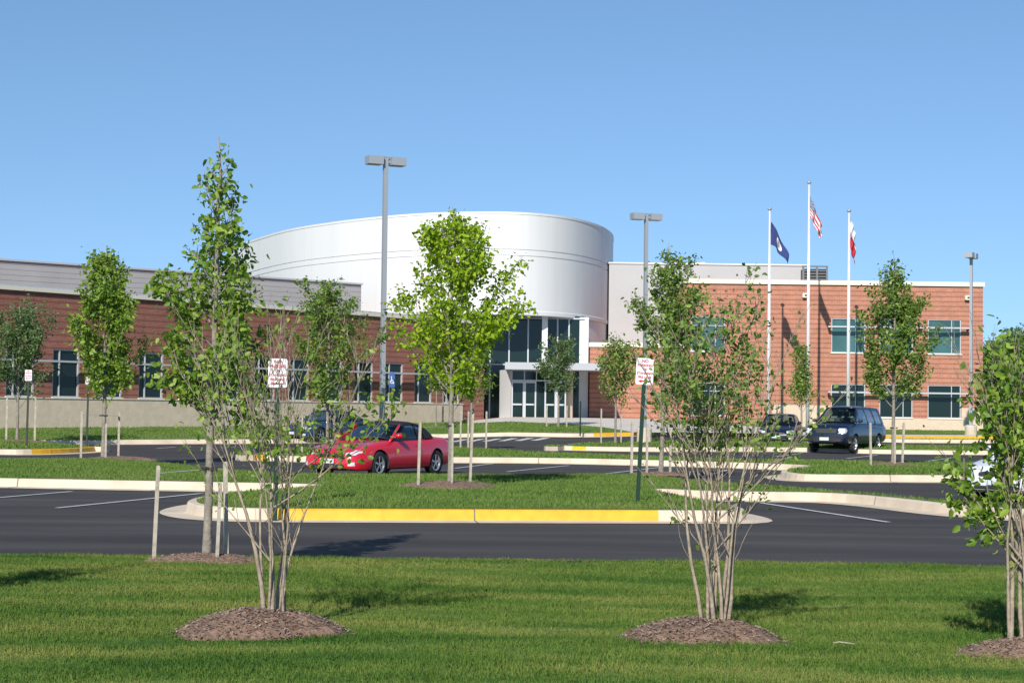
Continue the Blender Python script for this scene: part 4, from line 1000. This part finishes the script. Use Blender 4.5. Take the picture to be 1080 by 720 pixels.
def tree(pos, H, prof, label, seed, leafm, nleaf, lsize, trunk_r=.05, first=.3, nbr=26, bark=M_bark, lean=(0, 0), up=.75, clump=.09, group='young trees on the islands', extra=(), name='young_tree', cat='tree', sides=7):
    """prof: [(height fraction, radius m)] crown envelope"""
    rng = np.random.default_rng(seed); rnd = random.Random(seed)
    e = empty(name, pos, label, cat, group)
    T = MB(); n = 12; path = []
    wob = [(rnd.uniform(-1, 1)*.02*H*.3, rnd.uniform(-1, 1)*.02*H*.3) for _ in range(n+1)]
    for k in range(n+1):
        t = k/n; path.append(Vector((lean[0]*t+wob[k][0]*t, lean[1]*t+wob[k][1]*t, H*.97*t)))
    rr = [trunk_r*(1.25 if k == 0 else 1)*(1-k/n)**.75+.006 for k in range(n+1)]
    T.tube([(*path[0].xy, -.08)]+path, [rr[0]*1.15]+rr, 9)
    def tp(f):
        f = min(max(f, 0), .999)*n; i = int(f); return path[i].lerp(path[i+1], f-i)
    pf = lambda f: float(np.interp(f, [p[0] for p in prof], [p[1] for p in prof]))
    L = []
    def grow(p, d, ln, r, lvl):
        pts = [p.copy()]; cur = p.copy(); dd = d.copy(); K = 5
        for k in range(K):
            dd = (dd + Vector((rnd.uniform(-.16, .16), rnd.uniform(-.16, .16), .10 if lvl == 0 else rnd.uniform(-.05, .12)))).normalized()
            cur = cur + dd*ln/K; pts.append(cur.copy())
            if lvl == 0 and k >= 1:
                for _ in range(2):
                    a = Vector((rnd.uniform(-1, 1), rnd.uniform(-1, 1), rnd.uniform(-.2, .8)))
                    grow(cur, (dd*.7+a*.8).normalized(), ln*rnd.uniform(.22, .42), r*.35, 1)
            if lvl == 1 or k >= 2: L.append((cur.copy(), lvl))
        T.tube(pts, [r*(1-k/K)+.0025 for k in range(K+1)], 5 if lvl == 0 else 4, caps=False)
    WG = []
    for i in range(nbr):
        f = first+(.97-first)*(i+.5)/nbr; az = i*2.399+rnd.uniform(-.5, .5)
        ff = min(1, f+.07); rad = pf(ff)*rnd.choice([.55, .8, .95, 1.05, 1.15])
        if rad < .03: continue
        el = up*rnd.uniform(.8, 1.15); d = Vector((math.cos(az)*math.cos(el), math.sin(az)*math.cos(el), math.sin(el)))
        grow(tp(f), d, rad/max(.35, math.cos(el))*.95, max(.006, trunk_r*.30*(1-f)+.003), 0); WG += [rad**1.2*rnd.uniform(.5, 1.5)]*(len(L)-len(WG))
    for (f, az, el, ln) in extra:
        az, el = R(az), R(el); grow(tp(f), Vector((math.cos(az)*math.cos(el), math.sin(az)*math.cos(el), math.sin(el))), ln, trunk_r*.4, 0)
    WG += [.7]*(len(L)-len(WG))
    for k in range(6): L.append((tp(.9+k*.018), 1)); WG.append(.12)
    T.build('trunk', bark, e, smooth=True)
    # leaves in clumps along the twigs
    P = np.array([l[0][:] for l in L]); wgt = rng.gamma(.5, 1.0, len(P))*np.array(WG); wgt /= wgt.sum()
    idx = rng.choice(len(P), nleaf, p=wgt); pts = P[idx]+rng.normal(0, clump, (nleaf, 3))*[1, 1, .8]
    V, Fc = leaves(pts, lsize, rng)
    npmesh('crown', V, Fc, leafm, e); return e
def multistem(pos, H, label, seed, leafm, nleaf, lsize, stems, spread, leaf_lo=.4, clump=.05, extra=(), group='multi-stemmed young trees', leafweight=None):
    rng = np.random.default_rng(seed); rnd = random.Random(seed); e = empty('multi_stemmed_tree', pos, label, 'tree', group); T = MB(); L = []
    def grow(p, d, ln, r, lvl, mul=1):
        pts = [p.copy()]; cur = p.copy(); dd = d.copy(); K = 7 if lvl == 0 else 5
        for k in range(K):
            dd = (dd + Vector((rnd.uniform(-.12, .12), rnd.uniform(-.12, .12), rnd.uniform(0, .13)))).normalized(); cur = cur+dd*ln/K; pts.append(cur.copy())
            if lvl < 2 and k >= (3 if lvl == 0 else 1):
                for _ in range(2 if rnd.random() < .6 else 1):
                    a = Vector((rnd.uniform(-1, 1), rnd.uniform(-1, 1), rnd.uniform(-.1, .7))).normalized()
                    grow(cur, (dd*.9+a*.55).normalized(), ln*rnd.uniform(.22, .45)*(1-.3*k/K), r*(1-k/K)*.4+.001, lvl+1)
            if lvl == 0 and k >= 1:                     # fine bare twigs
                for _ in range(rnd.choice([1, 1, 2])):
                    q = [cur.copy()]; td = (dd*.8+Vector((rnd.uniform(-1, 1), rnd.uniform(-1, 1), rnd.uniform(0, .4)))*.7).normalized(); c2 = cur.copy(); l2 = rnd.uniform(.15, .45)
                    for _k in range(4): td = (td+Vector((rnd.uniform(-.2, .2), rnd.uniform(-.2, .2), rnd.uniform(-.05, .15)))).normalized(); c2 = c2+td*l2/4; q.append(c2.copy())
                    T.tube(q, [.0028, .0024, .002, .0016, .0012], 4, caps=False)
            if lvl >= 1 or k > 4:
                if cur.z > H*leaf_lo: L.append(cur.copy())
        T.tube(pts, [r*(1-.93*k/K)**1.25+.0012 for k in range(K+1)], 6 if lvl == 0 else 4, caps=False)
    for i in range(stems):
        az = 2*math.pi*i/stems+rnd.uniform(-.3, .3); b = Vector((math.cos(az)*.07*spread+rnd.uniform(-.02, .02), math.sin(az)*.05, -.05)); t = rnd.uniform(.01, .10)*spread
        d = Vector((math.cos(az)*t, math.sin(az)*t*.8, 1)).normalized(); grow(b, d, H*rnd.uniform(.78, 1.0)/d.z*.92, rnd.uniform(.010, .019), 0)
    for (z, az, el, ln, r, lw) in extra:
        az, el = R(az), R(el); lo = leaf_lo; leaf_lo = 0.05; q = len(L); grow(Vector((0, 0, z)), Vector((math.cos(az)*math.cos(el), math.sin(az)*math.cos(el), math.sin(el))), ln, r, 1); leaf_lo = lo
        L.extend(L[q:]*lw)
    T.build('stems', M_bark2, e, smooth=True)
    P = np.array([l[:] for l in L]); wgt = rng.gamma(.6, 1.0, len(P))
    if leafweight: wgt = wgt*np.array([leafweight(*p) for p in P])
    wgt /= wgt.sum(); idx = rng.choice(len(P), nleaf, p=wgt); pts = P[idx]+rng.normal(0, clump, (nleaf, 3))
    V, Fc = leaves(pts, lsize, rng, .45, .62); npmesh('crown', V, Fc, leafm, e); return e

def lawnp(px, py, dz=.19): p = PZ(px, py, dz); return p[0], p[1], lawn_z(*p)
# --- near lawn
x, y, z = lawnp(218, 590); T1 = (x, y, z)
tree((x, y, z), 4.42, [(.2, .2), (.28, .42), (.4, .55), (.52, .55), (.62, .44), (.72, .32), (.82, .28), (.9, .22), (1, .05)], 'tall slim tree with loose light green leaves, left of the near mulch mound', 3, M_leafA, 4300, .075, .040, .27, 38, lean=(.06, 0), clump=.06, group='staked trees', extra=[(.3, 170, 60, .9), (.32, 20, 55, .9), (.33, 195, 40, .6)])
mulch(x, y-.02, z-.005, .62, .35, .09, 'low brown mulch ring round the slim tree at the lawn edge', 11, 260)
e1 = stake(167.5, 590, y+.1, 492, 'weathered stake standing alone left of the slim tree', (.03, 0), .023, .17)
e2 = stake(233.5, 588, y-.15, 510, 'shorter weathered stake of the touching pair right of the slim tree', (.03, 0), .02, .17)
e3 = stake(241.5, 588, y+.05, 488, 'taller weathered stake of the touching pair right of the slim tree', (-.03, 0), .026, .17)
tie((x+.01, y, ZD(218, 494, y)), .045, [e1, e3], 'black hose tie round the trunk of the slim tree at the lawn edge')
x, y, z = lawnp(287, 664); mulch(x-.09, y, z-.01, .62, .46, .17, 'brown mulch mound at the front left with a multi-stemmed tree in it', 21, 900)
multistem((x, y, z+.12), 2.0, 'multi-stemmed tree with sparse yellow-green leaves in the front left mound', 8, M_leafA, 1150, .046, 8, 1.0, .42, extra=[(.75, -8, 28, .95, .007, 5), (.8, 175, 50, .9, .006, 2), (.9, 5, 20, .8, .006, 4), (.35, 160, 48, 1.0, .005, 0)], leafweight=lambda a, b, c: .02 if (-.14 < a < .22 and 1.4 < c < 2.0) else 1)
x, y, z = lawnp(754, 674); mulch(x-.1, y, z-.01, .57, .43, .15, 'brown mulch mound right of centre with tan stems rising from it', 22, 800)
multistem((x, y, z+.1), 2.08, 'wide multi-stemmed tree with bare tan lower stems right of centre', 17, M_leafC, 2600, .042, 10, .95, .58, extra=[(.8, 0, 35, 1.0, .006, 1), (.5, 10, 42, .9, .005, 0), (.9, 170, 45, .8, .006, 1), (.4, 160, 55, .7, .004, 0), (.7, -20, 38, .9, .005, 1)], leafweight=lambda a, b, c: (0 if a < -.46 else 1.2 if a < .35 else .6))
x, y, z = lawnp(1082, 689); mulch(x, y, z-.01, .48, .32, .12, 'brown mulch mound cut off by the right edge', 23, 500)
multistem((x, y, z+.1), 1.85, 'multi-stemmed tree with dense fresh green leaves at the right edge', 31, M_leafA, 1800, .062, 7, 1.3, .3, extra=[(.5, 175, 52, .8, .012, 3), (.6, 190, 62, .85, .012, 3), (.45, 178, 40, .6, .011, 3)], leafweight=lambda a, b, c: (0.0 if a < -.52 or (a < -.25 and c > 1.6) else 2.0 if a < .1 else .8))
multistem((-4.75, 13.7, .25), 2.1, 'multi-stemmed tree just beyond the left edge whose shade falls on the lawn', 43, M_leafC, 1200, .06, 8, 1.2, .45)
# --- island one
x, y, z = on('one', 475, 514, .25)
tree((x, y, z), 5.42, [(.22, .35), (.3, .8), (.4, 1.05), (.52, 1.1), (.62, .95), (.72, .75), (.82, .62), (.92, .42), (1, .08)], 'broad lime green tree right of the red convertible', 12, M_leafB, 9000, .10, .05, .25, 40, clump=.09, group='staked trees', extra=[(.45, -10, 25, 1.35), (.8, 165, 40, .7)])
mulch(x, y, z+.025, .85, .8, .09, 'pale brown mulch ring under the lime green tree', 12, 300)
a_ = stake(443.5, 512, y-.3, 446, 'pale stake in front of the rear wing of the red convertible', (.02, 0), .028, z); stake(478.5, 514, y-.4, 447, 'stake standing nearest the trunk of the lime green tree', (0, 0), .022, z)
b_ = stake(498.5, 512, y+.2, 432, 'stake on the right of the lime green tree', (.03, 0), .026, z); tie((x, y, ZD(474, 449, y)), .05, [a_, b_], 'black tie round the trunk of the lime green tree')
x, y, z = on('one', 109, 482, .25)
tree((x, y, z), 6.1, [(.2, .5), (.3, 1.0), (.42, 1.2), (.55, 1.15), (.68, 1.0), (.8, .75), (.9, .45), (1, .1)], 'full light green tree, second from the left, behind the long island', 14, M_leafA, 8500, .12, .06, .22, 38, clump=.11, group='staked trees')
mulch(x+.4, y, z-.01, 1.0, .8, .07, 'brown mulch ring under the second tree from the left', 14, 200)
a_ = stake(87.5, 478, y-.6, 434, 'left stake of the second tree from the left', (0, 0), .035, z); b_ = stake(127, 478, y+.4, 435, 'dark-footed right stake of the second tree from the left', (0, 0), .035, z); stake(113.5, 481, y-.5, 447, 'short middle stake of the second tree from the left', (0, 0), .03, z)
tie((x, y, ZD(108, 438, y)), .07, [a_, b_], 'dark tie round the trunk of the second tree from the left')
x, y, z = on('one', 697, 499.5, .22)
tree((x, y, z), 5.7, [(.2, .35), (.3, .75), (.42, .95), (.55, 1.0), (.68, .9), (.8, .7), (.9, .42), (1, .06)], 'loose mid green tree just behind the leaning parking sign', 15, M_leafC, 6500, .095, .05, .22, 36, lean=(.15, 0), clump=.09, group='staked trees')
mulch(x-.1, y, z-.01, .7, .6, .05, 'flat brown mulch ring behind the leaning parking sign', 15, 150)
stake(667.5, 497, y, 446, 'left stake of the tree behind the leaning sign', (.01, 0), .034, z); stake(683.5, 498, y-.3, 447, 'stake right beside the leaning green sign post', (0, 0), .03, z); stake(708, 499, y+.3, 452, 'right stake of the tree behind the leaning sign', (0, 0), .03, z)
# --- further trees
x, y, z = on('two', 345, 478, .22)
tree((x, y, z), 5.8, [(.15, .6), (.25, 1.05), (.4, 1.25), (.55, 1.15), (.7, .9), (.82, .6), (.92, .36), (1, .1)], 'conical mid green tree behind the left parking sign', 16, M_leafC, 8500, .10, .05, .18, 38, clump=.10, group='staked trees', up=.9)
stake(320, 478, y, 440, 'left stake of the conical tree', (0, 0), .034, z); stake(354, 478, y, 438, 'right stake of the conical tree', (0, 0), .034, z)
x, y, z = on('left', 18, 466)
tree((x, y, z), 5.5, [(.15, .7), (.28, 1.2), (.45, 1.35), (.6, 1.15), (.78, .9), (.9, .5), (1, .1)], 'leftmost tree, darker green, in front of the left wing', 18, M_leafD, 8000, .11, .055, .22, 36, clump=.12, group='staked trees', up=.9)
mulch(x, y, z-.01, 1.3, 1.0, .1, 'brown mulch ring under the leftmost tree', 18, 150)
stake(8.5, 463, y, 420, 'left stake of the leftmost tree', (0, 0), .045, z); stake(38.5, 463, y, 420, 'right stake of the leftmost tree', (0, 0), .045, z)
def court(px, D): x = XD(px, D); return x, D, float(TZ(x, D))+KH
x, y, z = court(590, 95)
tree((x, y, z), 4.8, [(.2, .5), (.32, .85), (.5, .95), (.65, .85), (.8, .6), (.92, .3), (1, .08)], 'small round-headed tree in front of the entrance doors', 19, M_leafD, 3600, .13, .05, .28, 28, clump=.14, group='staked trees', up=.95)
stake(577.5, 452, y, 428, 'left stake of the small tree at the entrance', (0, 0), .045, z); stake(598.5, 452, y, 428, 'right stake of the small tree at the entrance', (0, 0), .045, z)
x, y, z = on('three', 649, 468)
tree((x, y, z), 5.0, [(.2, .5), (.35, .95), (.5, 1.0), (.65, .9), (.8, .6), (.92, .3), (1, .08)], 'small tree against the low brick block beside the drum', 20, M_leafC, 2600, .13, .05, .28, 28, clump=.14, group='staked trees')
for px, d_, l_ in ((635, 0, 'stake left of the small tree by the low brick block'), (656, .4, 'stake right of the small tree by the low brick block')): stake(px, 460, y+d_, 431, l_, (0, 0), .035, z)
x, y, z = on('two', 497, 473, .22)
tree((x, y, z), 5.0, [(.3, .5), (.4, .9), (.55, 1.0), (.7, .8), (.85, .5), (1, .08)], 'young tree hidden behind the crown of the lime green tree', 24, M_leafC, 2200, .13, .05, .3, 26, clump=.14, group='staked trees')
for px, l_ in ((487, 'slim stake behind the lime green tree, left of its right stake'), (495, 'slim stake behind the lime green tree, hard by its right stake'), (514, 'slim stake standing alone right of the lime green tree')): stake(px, 472, y, 434, l_, (0, 0), .035, z)
for px, D, sd_, lb_ in ((461, 98, 51, 'slender tree trunk at the end of the left wing, crown behind lime leaves'), (468, 101, 52, 'second slender tree near the left wing end, nearer the entrance')):
    x, y, z = court(px, D); tree((x, y, z), 4.6, [(.35, .4), (.5, .7), (.7, .7), (.9, .35), (1, .05)], lb_, sd_, M_leafC, 900, .13, .045, .35, 20, clump=.13, group='staked trees')
x, y, z = court(846, 98)
tree((x, y, z), 5.0, [(.15, .4), (.3, .75), (.5, .8), (.7, .7), (.85, .5), (1, .06)], 'narrow light green tree between the left and middle flagpoles', 25, M_leafC, 2400, .14, .05, .2, 26, clump=.14, group='staked trees', up=1.0)
x, y, z = on('two', 942, 491, .22)
tree((x, y, z), 6.3, [(.22, .5), (.3, .95), (.4, 1.25), (.5, 1.2), (.62, .95), (.75, .7), (.88, .42), (1, .08)], 'shapely green tree right of the tall navy car', 26, M_leafC, 8500, .105, .05, .24, 38, clump=.10, group='staked trees', extra=[(.33, 5, 35, 1.3), (.33, 178, 40, 1.1)])
mulch(x, y, z-.01, .8, .8, .1, 'brown mulch ring under the tree right of the tall navy car', 26, 150)
a_ = stake(919, 490, y-.3, 446, 'leaning pale stake at the tail of the tall navy car', (-.02, 0), .035, z); stake(944.5, 490, y-.4, 450, 'middle stake right of the tall navy car', (0, 0), .03, z); b_ = stake(953, 489, y+.2, 446, 'right stake of the tree right of the tall navy car', (.04, 0), .035, z)
tie((x, y, ZD(940, 451, y)), .06, [a_, b_], 'tie round the trunk of the tree right of the tall navy car')
# --- trees beyond the right wing
for px, D, H, rr_, sd_, lb_ in ((1052, 128, 7.0, 2.4, 61, 'bushy tree just past the right corner of the building'), (1078, 140, 8.8, 3.0, 62, 'tallest tree beyond the right corner of the building'), (1100, 120, 7.2, 3.0, 63, 'bushy tree half cut off by the right edge beyond the building')):
    tree((XD(px, D), D, -.2), H, [(.05, rr_*.7), (.3, rr_), (.6, rr_*.9), (.85, rr_*.5), (1, .2)], lb_, sd_, M_leafD, 9000, .3, .14, .08, 46, clump=.32, group='trees beyond the building', name='broadleaf_tree', up=.6)
# litter on the lawn
x, y, z = lawnp(890, 685); mb = MB(); mb.tube([(-.07, 0, .045), (-.03, .01, .052), (.02, -.005, .048), (.07, .01, .04)], .004, 5); o = mb.build('twig', M_wood); o.location = (x, y, z); tagit(o, 'bleached white twig lying on the grass at the lower right', 'twig')
